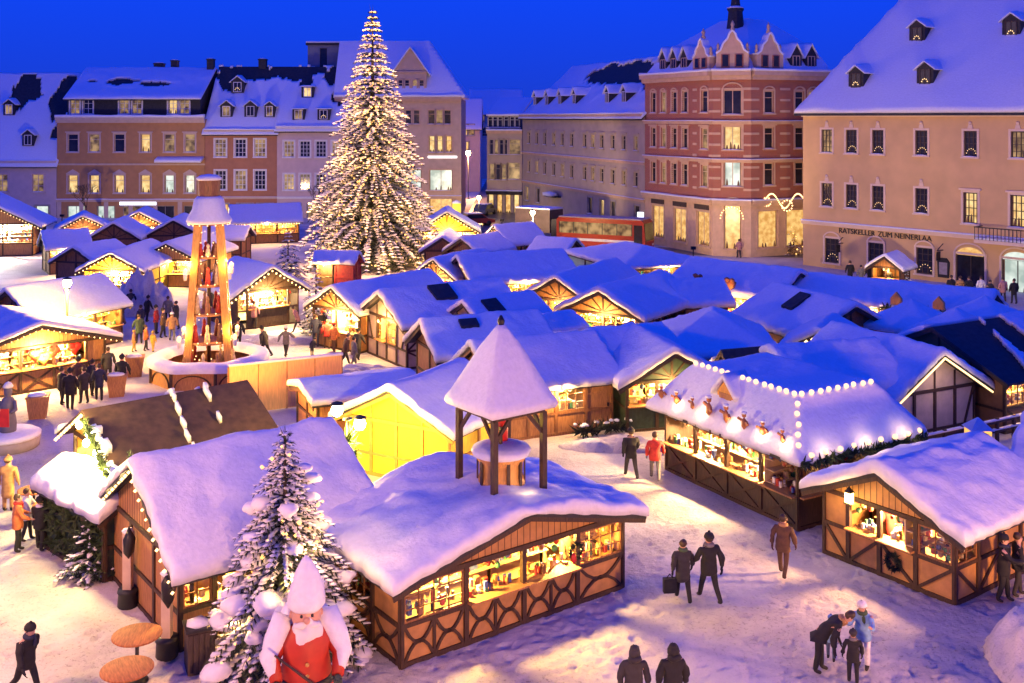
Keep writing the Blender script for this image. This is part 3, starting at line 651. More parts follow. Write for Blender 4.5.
def far_street():
    for A, B, H, m, l, wn in (((-10.2, 185), (-5.6, 185), 11.5, ROSEPL, 'dim distant house at the far end of the side street', [(465, 130), (471, 130), (466, 147)]),
                          ((-9.0, 225), (2, 225), 14.2, PINKPL, 'farthest bluish house closing the view down the side street', [(474, 118), (482, 118), (478, 132), (485, 132)])):
        r = bld('distant_house', l, A); s = Seg(r, A, B)
        for px, py in wn: u, z = s.px(px, py); add_window(s, u, z, 1.1, 1.9, random.choice(['warm', 'lit', 'dark']), 'cm', STONE)
        finish_wall(s, H, m); obj('side_wall', body(s, 10, H, m), m, r, s.M); gable_roof(s, 10, H, 5, wallm=m)
    # small block at the mouth of the street
    A, B = G(487, 212.5), G(522, 213.2); r = bld('corner_shop', 'three storey flat roofed shop building at the mouth of the side street', A); s = Seg(r, A, B)
    row(s, [491.5, 496.5, 501.5, 506.5], (505, 147), .62, 2.1, ['dark', 'warm', 'dark', 'dark'], 'om', BEIGE); row(s, [514.5], (514, 147), 1.7, 2.1, ['warm'], 'om', BEIGE)
    row(s, [492, 498, 504], (505, 172), .7, 2.2, ['warm', 'dark', 'warm'], 'om', BEIGE); row(s, [514], (514, 171), 1.7, 2.3, ['warm'], 'om', BEIGE)
    row(s, [491, 499.5, 508, 516.5], (505, 203), .95, 2.8, ['lit', 'shop', 'shop', 'lit'], 'w', STONE)
    H = s.px(505, 131)[1]; finish_wall(s, H, BEIGE); obj('side_wall', body(s, 9, H, BEIGE), BEIGE, r, s.M); cornice(s, H+.05, .4, .35, BAND, .2); cornice(s, s.px(505, 191)[1], .5, .6, SLATE, .15)
    s2 = Seg(r, (A.x+.4, A.y+1.2), (B.x-.2, B.y+1.2)); row(s2, [490, 495, 500, 506, 512, 517], (505, 122), .7, 1.5, ['dark'], 'o', WHITE); finish_wall(s2, H+2.2, SLATE, H+.05, 'attic_wall'); obj('attic_side', body(s2, 6, H+2.2, SLATE, H+.05), SLATE, r, s2.M)
    mb = MB(); mb.hfield(edges(-.4, s2.W+.3, 6), edges(-.5, 6.5, 5), lambda x, y: H+2.5+.06*nz(x, y)+y*.35, lambda x, y: H+2.2+y*.35); obj('roof_snow', mb, SNOW, r, s2.M)
    # long beige building
    A, B = G(522.6, 213.2), G(644.6, 243); r = bld('long_house', 'long beige building with two rows of small windows and a bare dark roof patch', A); s = Seg(r, A, B)
    ps = [529, 537, 545, 554, 562.5, 572, 585, 593, 602, 613, 624, 636]
    row(s, ps, (640, 143.5), .95, 1.55, ['dark', 'dark', 'dark', 'warm'], 'omh', BEIGE); row(s, ps, (640, 180), .95, 1.55, ['dark', 'warm', 'dark'], 'omh', BEIGE)
    row(s, [527, 538, 590, 602, 613, 637], (640, 215), 1.3, 1.9, ['warm', 'dark', 'dark'], 'wm', STONE)
    H = s.px(640, 114.5)[1]; finish_wall(s, H, BEIGE); obj('side_wall', body(s, 14, H, BEIGE), BEIGE, r, s.M); cornice(s, H+.05, .5, .5, BAND, .2); cornice(s, s.px(640, 162)[1], .3, .16, BAND, .06); cornice(s, s.px(640, 199)[1], .3, .2, BAND, .06)
    W = s.W; rz = gable_roof(s, 15, H, 6.6, mask=ell((W*.55, 5.5, W*.26, 1.9), (W*.76, 4.9, W*.17, 2.2), (W*.4, 5.6, W*.14, 1.6)), wallm=BEIGE)
    for p in (537, 549, 562, 576.5, 609.5, 626.5):
        y = 1.6; dormer(s, s.dep(p, y), y-.3, rz(0, y)-.1, 1.25, 1.35, 2.2, 'dark', 'g', SLATE, WHITE, 1.1)
    mb = MB(); mb.blob((0, 0, 0), (2.0, .9, .35), 0, .05, 2); mb.box(-1.6, 1.6, -.2, .8, -.35, -.2, 1); obj('awning', mb, [SNOW, SLATE], r, s.M @ Matrix.Translation((s.px(556), -.8, s.px(556, 194)[1])))
far_street()

def brick_palace():
    P0 = G(645, 243); P1 = G(713, 256); P2 = G(751, 257.5); P3 = Vector((31, 101.6, 0)); r = bld('brick_palace', 'ornate red brick corner building with curved gables and a dark turret', P1)
    H = HC+46*P1.y/F; segs = [Seg(r, P0, P1), Seg(r, P1, P2), Seg(r, P2, P3)]; a, b, c = segs; z5 = HC-82*P1.y/F
    for py, h, st in ((102, 2.1, 'r'), (138, 2.0, 'h'), (174, 2.1, 'h')):
        row(a, [653.5, 663.5, 674.3, 685], (680, py), .85, h, ['dark', 'warm', 'dark', 'dark'], 'om'+st, BAND); row(a, [704.5], (680, py), 1.0, h, ['warm' if py > 110 else 'dark'], 'om'+st, BAND)
        row(b, [732.5], (732, py), 1.7, h+.2, ['dark' if py < 110 else ('lit' if py < 150 else 'cool')], 'Sm'+st, BAND)
        row(c, [769, 799.5, 813, 826], (769, py), 1.05, h, ['dark', 'dark', 'warm'], 'om'+st, BAND)
    row(a, [658, 680, 703], (680, 225), 2.1, 3.3, ['shop'], 'Sm', BAND, snow=False); row(b, [732.5], (732, 227), 1.7, 4.2, ['shop'], 'wmr', BAND, snow=False); row(c, [768, 796, 818], (769, 229), 2.3, 3.5, ['shop'], 'wm', BAND, snow=False)
    for s in segs:
        allh = s.holes; s.holes = [h for h in allh if h[2] > z5-1]; finish_wall(s, H, BRICK, z5)
        s.holes = [h for h in allh if h[2] < z5-1]; finish_wall(s, z5-.001, BAND, 0, 'shop_front', -.0); cornice(s, H+.05, .8, .7, BAND, .25); cornice(s, z5, .5, .5, BAND, .15)
        cornice(s, HC-2*P1.y/F-.1, .3, .3, BAND, .08); cornice(s, HC-38*P1.y/F-.3, .3, .3, BAND, .08)
        for z in [z5+.9+1.05*i for i in range(11)]:
            for u0, u1 in ([(s.px(693), s.px(697)), (s.px(709), s.W)] if s is a else ([(0, s.W*.2), (s.W*.8, s.W)] if s is b else [(0, .9), (s.px(780), s.px(790))])):
                mb = MB(); mb.box(u0, u1, -.05, -.003, z, z+.22); obj('stone_band', mb, BAND, r, s.M)
    for i, p in enumerate((658, 680, 702)):
        mb = MB(); u = a.px(p); mb.box(u-1.1, u+1.1, -.12, -.004, z5-1.0, z5-.55); obj('shop_sign', mb, DARKB, r, a.M)
    mb = MB()
    for i in range(13):
        t = math.pi*i/12; mb.octa((b.W/2-1.05*math.cos(t), -.14, 3.6+1.05*math.sin(t)), .07)
    obj('door_lights', mb, BULB, r, b.M)
    # roof
    cx, cy = 24.5, 110.5; ring = [P0, P1, P2, P3, Vector((33, 119, 0)), Vector((17, 119, 0))]; mid = Vector((cx, cy, 0)); L = lambda v, z: (v.x-P1.x, v.y-P1.y, z)
    mb = MB(); lv = [(0, H+.1), (.2, H+2.6), (.75, H+5.8)]; vs = []
    for t, z in lv: vs += [L(p.lerp(mid, t), z) for p in ring]
    n = len(ring); fs = [(i+n*k, (i+1)%n+n*k, (i+1)%n+n*(k+1), i+n*(k+1)) for k in range(2) for i in range(n)]+[tuple(range(2*n, 3*n))]; mb.add(vs, fs); obj('roof', mb, SNOW, r)
    mb = MB(); vs = [L(p, H+.02) for p in ring]; mb.add(vs, [tuple(range(n))]); mb.add([L(p, z) for z in (0, H) for p in (P3, ring[4], ring[5], P0)], [(0,1,5,4),(1,2,6,5),(2,3,7,6)]); obj('rear_wall', mb, BRICK, r)
    def curvy(s, px, w, h):
        u = s.px(px); mb = MB(); x = w/2; pr = [(-x, 0), (x, 0), (x, h*.42), (x*.72, h*.5), (x*.55, h*.68), (x*.3, h*.78), (x*.18, h*.92), (0, h), (-x*.18, h*.92), (-x*.3, h*.78), (-x*.55, h*.68), (-x*.72, h*.5), (-x, h*.42)]
        mb.poly([(p, -.2, z) for p, z in pr], .7, (0, 1, 0)); mb.box(-x*.9, x*.9, .5, 3.5, 0, h*.45)
        for q in (-1, 1): mb.lathe([(.16, 0), (.2, .3), (.1, .5), (.16, .7), (0.02, 1)], (q*x*.9, .1, h*.45), 6)
        mb.lathe([(.18, 0), (.24, .25), (.12, .45), (.2, .7), (.02, 1.1)], (0, .1, h-.05), 6)
        o = obj('curved_gable', mb, BAND, r, s.M @ Matrix.Translation((u, 0, H+.1)))
        for q in (-1, 1):
            fm = MB(); pn = MB(); fm.box(q*x*.42-.4, q*x*.42+.4, -.27, -.204, .3, h*.42); pn.box(q*x*.42-.28, q*x*.42+.28, -.3, -.272, .4, h*.40)
            obj('window', fm, BRICK, o); obj('pane', pn, PANE_DARK, o)
        sn = MB()
        for i in range(2, 12):
            A_, B_ = pr[i], pr[i+1] if i+1 < len(pr) else pr[0]; sn.beam((A_[0], .1, A_[1]+.08), (B_[0], .1, B_[1]+.08), .8, .16, (0, 0, 1))
        obj('snow_cap', sn, SNOW, o)
    curvy(a, 702.5, 2.6, 3.1); curvy(b, 732.5, 3.0, 3.7); curvy(c, 769, 3.0, 3.5)
    for s, p in ((a, 659), (a, 669.5), (a, 680), (c, 799.5), (c, 814.5)): dormer(s, s.px(p), .5, H+.3, 1.3, 1.4, 3, 'dark', 'g', SLATE, BAND, 1.6)
    mb = MB(); tx, ty = (735.5-512)*106/F, 106; z = lambda py: HC-(py-HY)*106/F
    mb.lathe([(1.3, z(50)), (1.0, z(38)), (.72, z(12)), (.85, z(10)), (.85, z(8)), (.5, z(6)), (.42, z(0)), (.5, z(-4)), (.05, z(-28))], L(Vector((tx, ty, 0)), 0), 8, 0, False); t = obj('turret', mb, SLATE, r)
    mb = MB(); mb.lathe([(.9, z(8.5)), (.8, z(7.3)), (.5, z(6))], L(Vector((tx, ty, 0)), 0), 8); obj('snow_cap', mb, SNOW, t)
    mb = MB(); x = (750-512)*109/F; mb.box(x-.6-P1.x, x+.6-P1.x, 109-P1.y, 110.2-P1.y, 19, HC+98*109/F); ch = obj('chimney', mb, SLATE, r); mb = MB(); mb.blob((x-P1.x, 109.6-P1.y, HC+98*109/F+.1), (.65, .65, .15), 0, .1); obj('snow_cap', mb, SNOW, ch)
    # swirl of lights above the street corner
    u, zz = c.px(782, 201); t = thing('light_ornament', 'glowing swirl ornament of white bulbs above the brick building corner', 'light ornament', c.A+c.u*u+Vector((0, -1.0, zz)))
    mb = MB(); fr = MB(); pts = []
    for i in range(40):
        k = i/39; x = -1.9+3.8*k; pts.append((x, 0, .75*math.sin(k*9.5)*(1-.3*abs(x)/2)+.15))
    for p, q in zip(pts, pts[1:]): fr.beam(p, q, .05, .05)
    for p in pts: mb.octa((p[0], -.06, p[2]), .085)
    for i in range(12): mb.octa((.2+.5*math.cos(i*.52), -.06, -.35+.5*math.sin(i*.52)), .085); mb.octa((-1.7+.4*math.cos(i*.52), -.06, .4*math.sin(i*.52)), .08)
    fr.beam((0, 0, .2), (0, 1.0, .2), .05, .05); obj('frame', fr, METAL, t); obj('bulbs', mb, BULB, t)
brick_palace()

def town_hall():
    A, B0 = G(803, 265), G(1024, 293); d = (B0-A).normalized(); B = A+d*31; r = bld('town_hall', 'large apricot plastered town hall with a steep snowy roof at the right', A); s = Seg(r, A, B)
    H = 13.65; top = [827, 851.5, 878, 921.5, 970.5, 1018]
    row(s, top, (878, 142), 1.05, 2.0, ['warm', 'arch', 'arch', 'arch', 'arch', 'warm'], 'gmk', HALLTR); row(s, top[:4], (878, 198), 1.05, 2.0, ['arch'], 'gmk', HALLTR)
    row(s, [970.5, 1018], (970, 208), 1.15, 2.4, ['lit'], 'gmh', HALLTR)
    row(s, [832, 876, 924.5], (876, 255.5), 1.4, 2.1, ['arch', 'dark', 'arch'], 'gmr', HALLTR, snow=False); row(s, [970, 1017], (970, 271), 2.3, 2.5, ['dark', 'cool'], 'Smr', HALLTR, snow=False)
    row(s, [1060, 1100], (970, 208), 1.15, 2.4, ['lit'], 'gmh', HALLTR); row(s, [1060, 1100], (878, 142), 1.05, 2.0, ['arch'], 'gmk', HALLTR)
    finish_wall(s, H, HALLPL); obj('side_wall', body(s, 24, H, HALLPL), HALLPL, r, s.M); cornice(s, H-.05, .5, .35, HALLTR, 0)
    zb = s.px(878, 228)[1]; cornice(s, zb+.1, .3, .25, HALLTR, .12)
    for px in (970, 1017):
        mb = MB(); u = s.px(px); mb.lathe([(1.25, 0), (1.25, .08)], (0, 0, 0), 20)
        mb = MB(); pts = [(1.05*math.cos(math.pi*i/14), -.03, .62*math.sin(math.pi*i/14)) for i in range(15)]; mb.poly(pts, .05, (0, 1, 0)); obj('fanlight', mb, PANE_SHOP if px < 1000 else PANE_COOL, r, s.M @ Matrix.Translation((u, 0, s.px(970, 271)[1]+1.2)))
    text('RATSKELLER', 'lettering', .62, s.M @ Matrix.Translation((s.px(839), -.05, s.px(839, 232.6)[1])) @ Matrix.Rotation(R(90), 4, 'X'), BLACK, r)
    text('ZUM NEINERLAA', 'lettering', .62, s.M @ Matrix.Translation((s.px(878), -.05, s.px(839, 232.6)[1])) @ Matrix.Rotation(R(90), 4, 'X'), BLACK, r)
    # balcony
    u0 = s.px(982); u1 = u0+7; z = s.px(982, 238)[1]; mb = MB(); mb.box(u0, u1, -1.3, -.004, z-.25, z); bal = obj('balcony', mb, HALLTR, r, s.M); rl = MB(); k = 24
    for i in range(k+1): u = u0+.05+(u1-u0-.1)*i/k; rl.box(u-.02, u+.02, -1.27, -1.23, z, z+.9)
    rl.box(u0, u1, -1.29, -1.21, z+.9, z+.97); rl.box(u0, u0+.06, -1.2, -.01, z+.9, z+.97); obj('railing', rl, METAL, bal)
    sn = MB(); sn.hfield(edges(u0, u1, 8), [-1.2, -1.1, -.6, -.02], lambda x, y: z+.15+.03*nz(x, y), lambda x, y: z+.005); obj('balcony_snow', sn, SNOW, bal)
    mb = MB(); mb.box(-.5, .5, -.12, -.004, -.75, .75); mb.lathe([(.5, -.06), (.5, .06)], (0, 0, 0), 14); nb = MB(); pts = [(-.45, 0, -.75), (.45, 0, -.75), (.5, 0, .5), (.25, 0, .8), (-.25, 0, .8), (-.5, 0, .5)]; nb.poly([(x, -.12, zz) for x, _, zz in pts], .1, (0, 1, 0))
    b_ = obj('notice_board', nb, BLACK, r, s.M @ Matrix.Translation((s.px(944), -.01, s.px(944, 268)[1]))); q = MB(); q.box(-.33, .33, -.14, -.123, -.5, .45); obj('notice', q, mat('paper', (.35, .3, .3)), b_)
    for px, py in ((843, 243), (943, 250)):    # hanging wrought sign arms
        u, zz = s.px(px, py); mb = MB(); mb.beam((u, 0, zz), (u, -1.0, zz), .06, .06); mb.box(u-.03, u+.03, -1.0, -.45, zz-.75, zz-.08); mb.beam((u, 0, zz+.5), (u, -.9, zz+.03), .04, .04); obj('hanging_sign', mb, METAL, r, s.M)
    # roof: main slope hipped at the left end
    W = s.W; D = 25; e = .55; pit = 1.0; hp = 2.4
    rz = lambda x, y: H+min(pit*(y+e), hp*(x+e), pit*(D+e-y), hp*(W+e-x))-.25
    ys = sorted({round(-e+v, 3) for v in (0, .06, .2, .5)} | {round(-e+.5+.6*i, 3) for i in range(21)} | {round(D+e-1.2*i, 3) for i in range(11)}); xs = sorted({round(-e+v, 3) for v in (0, .06, .2)} | {round(-e+.2+.45*i, 3) for i in range(14)} | {round(6.5+.9*i, 3) for i in range(int((W-12)/.9))} | {round(W+e-.8*i, 3) for i in range(8)})
    mb = MB(); mb.hfield(xs, ys, rz, lambda x, y: rz(x, y)-.2, smooth=False); ro = obj('roof', mb, SLATE, r, s.M)
    mb = MB(); mb.hfield(xs, ys, lambda x, y: rz(x, y)+.33*(.6 if min(y+e, x+e) < .05 else 1)*(1+.5*nz(x*.28, y*.28)+.25*nz(x*.9, y*.9, 4)), lambda x, y: rz(x, y)+.012); obj('roof_snow', mb, SNOW, ro)
    def slope_pt(px, py):   # camera ray against the main slope
        n = (px-512)/F; dz = -(py-HY)/F; o = Vector((0, 0, HC)); dr = Vector((n, 1, dz)); nrm = Vector((-s.u.y, s.u.x, 0)); # y_local = (p-A).nrm
        # H-.25+pit*(yl+e) = z
        a0 = (o-s.A).dot(nrm); a1 = dr.dot(nrm); t = (HC-H+.25-pit*(a0+e))/(pit*a1-dz); p = o+dr*t
        return (p-s.A).dot(s.u), (p-s.A).dot(nrm), p.z
    for px, py, st in ((857, 88, 'arch'), (926, 85, 'arch'), (918, 42, 'arch'), (1012, 37, 'arch'), (1040, 90, 'arch'), (1075, 40, 'dark')):
        u, y, z = slope_pt(px, py); dormer(s, u, y-.15, z-.1, 1.45, 1.45, 2.0, st, 'g', SLATE, DARKB, .75)
town_hall()

# ------------------------------------------------------------------ ground
def ground_mat():
    m = mat('trodden_snow', (.74, .74, .77), .7, .06, 1.2); nt = m.node_tree; b = nt.nodes['Principled BSDF']; L = nt.links.new
    tc = nt.nodes.new('ShaderNodeTexCoord')
    def tex(sc, det, ro=.6):
        n = nt.nodes.new('ShaderNodeTexNoise'); n.inputs['Scale'].default_value = sc; n.inputs['Detail'].default_value = det; n.inputs['Roughness'].default_value = ro; L(tc.outputs['Object'], n.inputs['Vector']); return n
    def rng(src, a, b_, c=0, d=1):
        q = nt.nodes.new('ShaderNodeMapRange'); q.inputs[1].default_value = a; q.inputs[2].default_value = b_; q.inputs[3].default_value = c; q.inputs[4].default_value = d; L(src, q.inputs[0]); return q.outputs[0]
    big = tex(.16, 4); fine = tex(3.2, 6, .7); grit = tex(9, 5, .75)
    mx = nt.nodes.new('ShaderNodeMix'); mx.data_type = 'RGBA'; mx.inputs['A'].default_value = (.66, .62, .59, 1); mx.inputs['B'].default_value = (.44, .40, .37, 1)
    L(rng(big.outputs['Fac'], .42, .62), mx.inputs['Factor'])
    mul = nt.nodes.new('ShaderNodeMath'); mul.operation = 'MULTIPLY'; L(rng(grit.outputs['Fac'], .54, .66), mul.inputs[0]); L(rng(big.outputs['Fac'], .40, .60, .12, .9), mul.inputs[1])
    m2 = nt.nodes.new('ShaderNodeMix'); m2.data_type = 'RGBA'; L(mx.outputs['Result'], m2.inputs['A']); m2.inputs['B'].default_value = (.20, .17, .15, 1); L(mul.outputs[0], m2.inputs['Factor'])
    L(m2.outputs['Result'], b.inputs['Base Color'])
    bp = nt.nodes.new('ShaderNodeBump'); bp.inputs['Strength'].default_value = .75; bp.inputs['Distance'].default_value = .10; L(fine.outputs['Fac'], bp.inputs['Height']); L(bp.outputs[0], b.inputs['Normal'])
    return m
GROUND = ground_mat()
def make_ground():
    st = .08; x0, x1, y0, y1 = -24, 20.8, 19, 52.32; nx = int((x1-x0)/st)+1; xs = [x0+(x1-x0)*i/(nx-1) for i in range(nx)]
    # grid rows thin out with distance: near ground carries footprints
    ys = []; y = y0
    while y < y1: ys.append(y); y += .08 if y < 34 else (.16 if y < 42 else .4)
    ys.append(y1); ny = len(ys); H = [[0.0]*nx for _ in ys]; rng = random.Random(12)
    for j, y in enumerate(ys):
        fy = min(1, (y-y0)/1, (y1-y)/3)
        for i, x in enumerate(xs): H[j][i] = (.04*nz(x*.5, y*.5)+.025*nz(x*1.6, y*1.6, 3)+(.02*nz(x*4.2, y*4.2, 7)+.016*nz(x*9, y*9, 2) if y < 36 else 0))*min(1, (x-x0)/2, (x1-x)/2, fy)
    nn = 0
    while nn < 5200:
        cx, cy = rng.uniform(-15, 17), 20+14*rng.random()**1.3
        if nz(cx*.3, cy*.3, 5) < rng.uniform(-.5, .25): nn += 1; continue
        a = rng.uniform(0, 3.14) if rng.random() < .4 else rng.gauss(.9, .35); ca, sa = math.cos(a), math.sin(a); dp = rng.uniform(.015, .04); nn += 1
        j0 = int((cy-y0)/.08); i0 = int((cx-x0)/(xs[1]-xs[0]))
        for j in range(max(1, j0-4), min(ny-2, j0+5)):
            for i in range(max(1, i0-4), min(nx-2, i0+5)):
                dx, dy = xs[i]-cx, ys[j]-cy; u, v = (dx*ca+dy*sa)/.2, (-dx*sa+dy*ca)/.105; d = u*u+v*v
                if d < 1: H[j][i] -= dp*(1-d*d)
                elif d < 2: H[j][i] += dp*.25*(2-d)
    mb = MB(); vs = [(x, y, H[j][i]+.012) for j, y in enumerate(ys) for i, x in enumerate(xs)]
    mb.add(vs, [(j*nx+i, j*nx+i+1, (j+1)*nx+i+1, (j+1)*nx+i) for j in range(ny-1) for i in range(nx-1)], 0, True); tag(obj('snowy_ground', mb, GROUND), None, None, None, 'structure')
    mb = MB(); x0, x1, y0, y1 = -24, 20.8, 19, 52.32; X0, X1, Y0, Y1 = -900, 900, -200, 2500
    for a in ((X0, X1, Y0, y0), (X0, X1, y1, Y1), (X0, x0, y0, y1), (x1, X1, y0, y1)): mb.add([(a[0], a[2], .012), (a[1], a[2], .012), (a[1], a[3], .012), (a[0], a[3], .012)], [(0,1,2,3)])
    tag(obj('ground', mb, GROUND), None, None, None, 'structure')
    ASPH = mat('wet_slushy_road', (.11, .10, .10), .45, .5, .7, .2)
    mb = MB(); pts = [(-10, 122, .02), (12, 100.5, .02), (34, 96, .02), (34, 99.5, .02), (13.6, 106, .02), (1, 134, .02), (-1.5, 260, .02), (-5, 260, .02), (-6, 135, .02), (-12, 130, .02)]
    mb.add(pts, [tuple(range(len(pts)))]); tag(obj('road', mb, ASPH), None, None, None, 'structure')
make_ground()

# ------------------------------------------------------------------ conifers
def conifer(name, label, x, y, h, r, seed, levels, per, snowk=1.0, lights=0, bulb=.05, group=None, base=.06, needle=None, blade=.34, power=0, pads=False, z0=0.0, droop=.32, cat='tree', low=.6):
    rng = random.Random(seed); t = thing(name, label, cat, (x, y, z0), 0, group)
    tr = MB(); tr.tube([(0,0,-.1), (0,0,h*.5), (0,0,h*.97)], [h*.017+.03, h*.011+.015, .01], 8); obj('trunk', tr, mat('bark', (.06, .04, .03), .8, .3, 6), t)
    cr, sn, lt = MB(), MB(), MB(); bulbs = []
    for i in range(levels):
        f = (i+rng.uniform(-.3, .3))/levels; f = min(max(f, 0), 1); z = h*(base+(1-base)*.97*f); Rr = r*((1-f)**.95*.985+.015)
        nb = max(4, int(per*(.35+.65*(1-f)))); a0 = rng.uniform(0, 6.28)
        for k in range(nb):
            a = a0+6.283*k/nb+rng.uniform(-.25, .25); L = Rr*rng.uniform(.72, 1.13); dr = L*droop*(1.15-f)*rng.uniform(.5, 1.3); ca, sa = math.cos(a), math.sin(a)
            def pt(s): return Vector((ca*L*s, sa*L*s, z+L*.12*math.sin(s*2.5)-dr*s*s))
            n = max(4, int(L/(blade*.42))); 
            prev = pt(0)
            for q in range(1, n+1):
                s = q/n; p = pt(s); d = (p-prev).normalized(); side = Vector((-sa, ca, 0)); w = blade*(.42+.58*(1-f)**.6)*(1.15-.55*s)*rng.uniform(.8, 1.25)
                if s > .12:
                    for sg in (-1, 1):
                        tip = p+side*sg*w+d*w*.55+Vector((0, 0, rng.uniform(-.35, .12)*w)); bw = d*w*.17
                        cr.add([p-bw, p+bw+Vector((0,0,w*.06)), tip], [(0,1,2)]); 
                        m_ = p.lerp(tip, .55); up = Vector((0,0,w*.2)); cr.add([p+d*w*.1, m_+up*rng.uniform(-1, 1), tip+d*w*.3], [(0,1,2)])
                cr.add([prev+side*w*.1, prev-side*w*.1, p+d*w*.5], [(0,1,2)])
                if snowk and s > low*.5 and rng.random() < .55*snowk:
                    ln = w*rng.uniform(.5, 1.0); sn.blob(p+Vector((0,0,w*.10)), (ln, w*rng.uniform(.25, .5), w*.15), 0, .3, rng.random()*20, a)
                if lights and s > .35 and rng.random() < .5: bulbs.append(p+Vector((0, 0, .06))+d*.08+side*rng.uniform(-w, w)*.6)
                prev = p
            if pads and L > .5 and rng.random() < pads:
                s = rng.uniform(.7, .98); p = pt(s); k2 = rng.uniform(.7, 1.3)*min(1.15, .35+L*.55); sn.blob(p+Vector((0,0,-.02)), (.34*k2, .27*k2, .17*k2), 0, .2, rng.random()*30, a+rng.uniform(-.5, .5), None, 2)
    for q in range(8): e = rng.uniform(0, 6.28); cr.add([(0,0,h*.9), (.02*h**.3, 0, h*.92), (math.cos(e)*.08*h**.5, math.sin(e)*.08*h**.5, h*rng.uniform(.95, 1.0))], [(0,1,2)])
    cr.add([(-.02, 0, h*.93), (.02, 0, h*.93), (0, 0, h*1.0)], [(0,1,2)])
    obj('crown', cr, needle or NEEDLE, t)
    if sn.v: obj('branch_snow', sn, SNOWS, t)['kind'] = 'stuff'
    if lights:
        rng.shuffle(bulbs)
        for p in bulbs[:lights]: lt.octa(p, bulb*rng.uniform(.7, 1.3))
        obj('fairy_lights', lt, BULBT, t)['kind'] = 'stuff'
    return t
conifer('christmas_tree', 'giant Christmas tree covered in warm fairy lights towering over the square', -12.35, 93, 23.3, 6.2, 3, 54, 27, 1.6, 2700, .085, blade=.74, base=.05, droop=.30)
for z, r_, k in ((1.6, 7.0, 6), (5.5, 5.9, 5), (9.5, 4.9, 5), (13.5, 3.9, 4), (17.5, 2.9, 3), (21, 2.0, 2)):
    for q in range(k): a = R(180)+R(180)*(q+.5)/k; lamp('tree_glow_lamp', (-12.35+r_*math.cos(a), 93+r_*math.sin(a), z), 400, (1, .50, .16), .3)
b = P(285, 655); conifer('snowy_fir', 'large fir heavily loaded with snow pillows beside the red coated figure', b.x, b.y, 5.65, 2.2, 11, 28, 20, 1.7, 110, .05, pads=.2, blade=.29, needle=NEEDLE, droop=.42)
for k in range(7): lamp('fir_lamp', (b.x+1.3*math.cos(3.3+k*.55), b.y+1.3*math.sin(3.3+k*.55), .7+k*.55), 45, (1, .55, .18), .08)
b = P(288, 287); conifer('small_fir', 'frosted small fir among the huts left of the giant tree, broader of two', b.x, b.y, 4.6, 1.7, 21, 13, 10, 1.6, 26, .06, 'frosted firs beside the skating square', blade=.4)
b = P(316, 333); conifer('small_fir', 'slim frosted fir at the right corner of the hut with white bulbs on its gable', b.x, b.y, 4.3, 1.1, 23, 14, 9, 1.7, 20, .05, 'frosted firs beside the skating square', blade=.32)
b = P(790, 254); conifer('decorated_tree', 'small decorated fir with lights outside the brick building shop window', b.x, b.y, 3.9, 1.35, 25, 12, 10, .8, 70, .075, blade=.36)
b = P(92, 575); conifer('small_fir', 'dark snow dusted fir bush leaning at the corner of the stall with the bright canopy', b.x, b.y, 2.0, .95, 27, 10, 11, .9, 0, blade=.26, base=.02, droop=.1)
b = P(905, 292); conifer('small_fir', 'small white frosted fir in front of the arched town hall window', b.x, b.y, 1.9, .7, 29, 9, 8, 1.8, 0, blade=.28)
def bare_tree(px, py, h, label, seed):
    b = G(px, py); t = thing('bare_tree', label, 'tree', b); rng = random.Random(seed); mb = MB(); cr = MB()
    mb.tube([(0,0,0), (.05,0,h*.4)], [.11, .08], 6)
    def br(p, d, L, r, n):
        q = p+d*L; cr.tube([p, q], [r, r*.6], 4, 0, True, False)
        if n:
            for _ in range(3): br(q, (d+Vector((rng.gauss(0,.45), rng.gauss(0,.45), rng.uniform(0,.35)))).normalized(), L*.72, r*.6, n-1)
    for _ in range(4): br(Vector((.05,0,h*.38)), Vector((rng.gauss(0,.4), rng.gauss(0,.4), 1)).normalized(), h*.2, .06, 4)
    bk = mat('bark', (.06, .04, .03)); obj('trunk', mb, bk, t); obj('crown', cr, bk, t)
bare_tree(86, 226, 5.5, 'thin leafless tree standing before the brown house at left', 4)
bare_tree(319, 226, 5.5, 'thin leafless tree standing before the beige rose house', 5)

# ------------------------------------------------------------------ huts: the named front ones
hut('stall with the pointed tower', 'half timbered stall with curved braces and a snow capped tower on its roof', G(401, 669), G(623, 588), 4.0, 2.15, 3.0, 'perp',
    dict(F=dict(bays='goog', w=[1, .97, .97, .9], low='a', sill=.98, gable='b', dens=1.6), L=dict(bays='ggp', low='a', sill=.98), R=dict(bays='pp', low='a'), B=dict(bays='pdp')), power=430, over=.46, gov=.45, snow=.27, wall=OCHRE, lcol=(1, .56, .12), soft=.8)
hut('right hand stall with the lantern', 'ochre timbered stall with a round black wreath and a lit lantern, right front', G(824, 553), G(955, 606), 4.4, 2.1, 3.05, 'perp',
    dict(F=dict(bays='poog', w=[.75, .9, 1, 1], low='d', sill=.98, gable='b', dens=1.8), R=dict(bays='gppp', w=[1, 1, 1, 1], low='d', sill=.98, up='d'), L=dict(bays='pp'), B=dict(bays='pp')), power=330, over=.5, gov=.45, snow=.32, wall=OCHRE, lcol=(1, .50, .18))
hut('hipped stall lined with big bulbs', 'long dark timber stall with a rounded hipped snow roof outlined by big white bulbs', G(666, 470), G(798, 531), 5.0, 2.3, 3.75, 'mansard',
    dict(F=dict(bays='oooo', low='x', sill=.98, dens=1.8), R=dict(bays='oop', low='b', sill=.98), L=dict(bays='pp'), B=dict(bays='pp')), power=900, over=.45, snow=.32, wall=DARKB, lcol=(1, .58, .22))
FRb = G(612, 428); FLb = G(552, 436); d = (FRb-FLb).normalized()
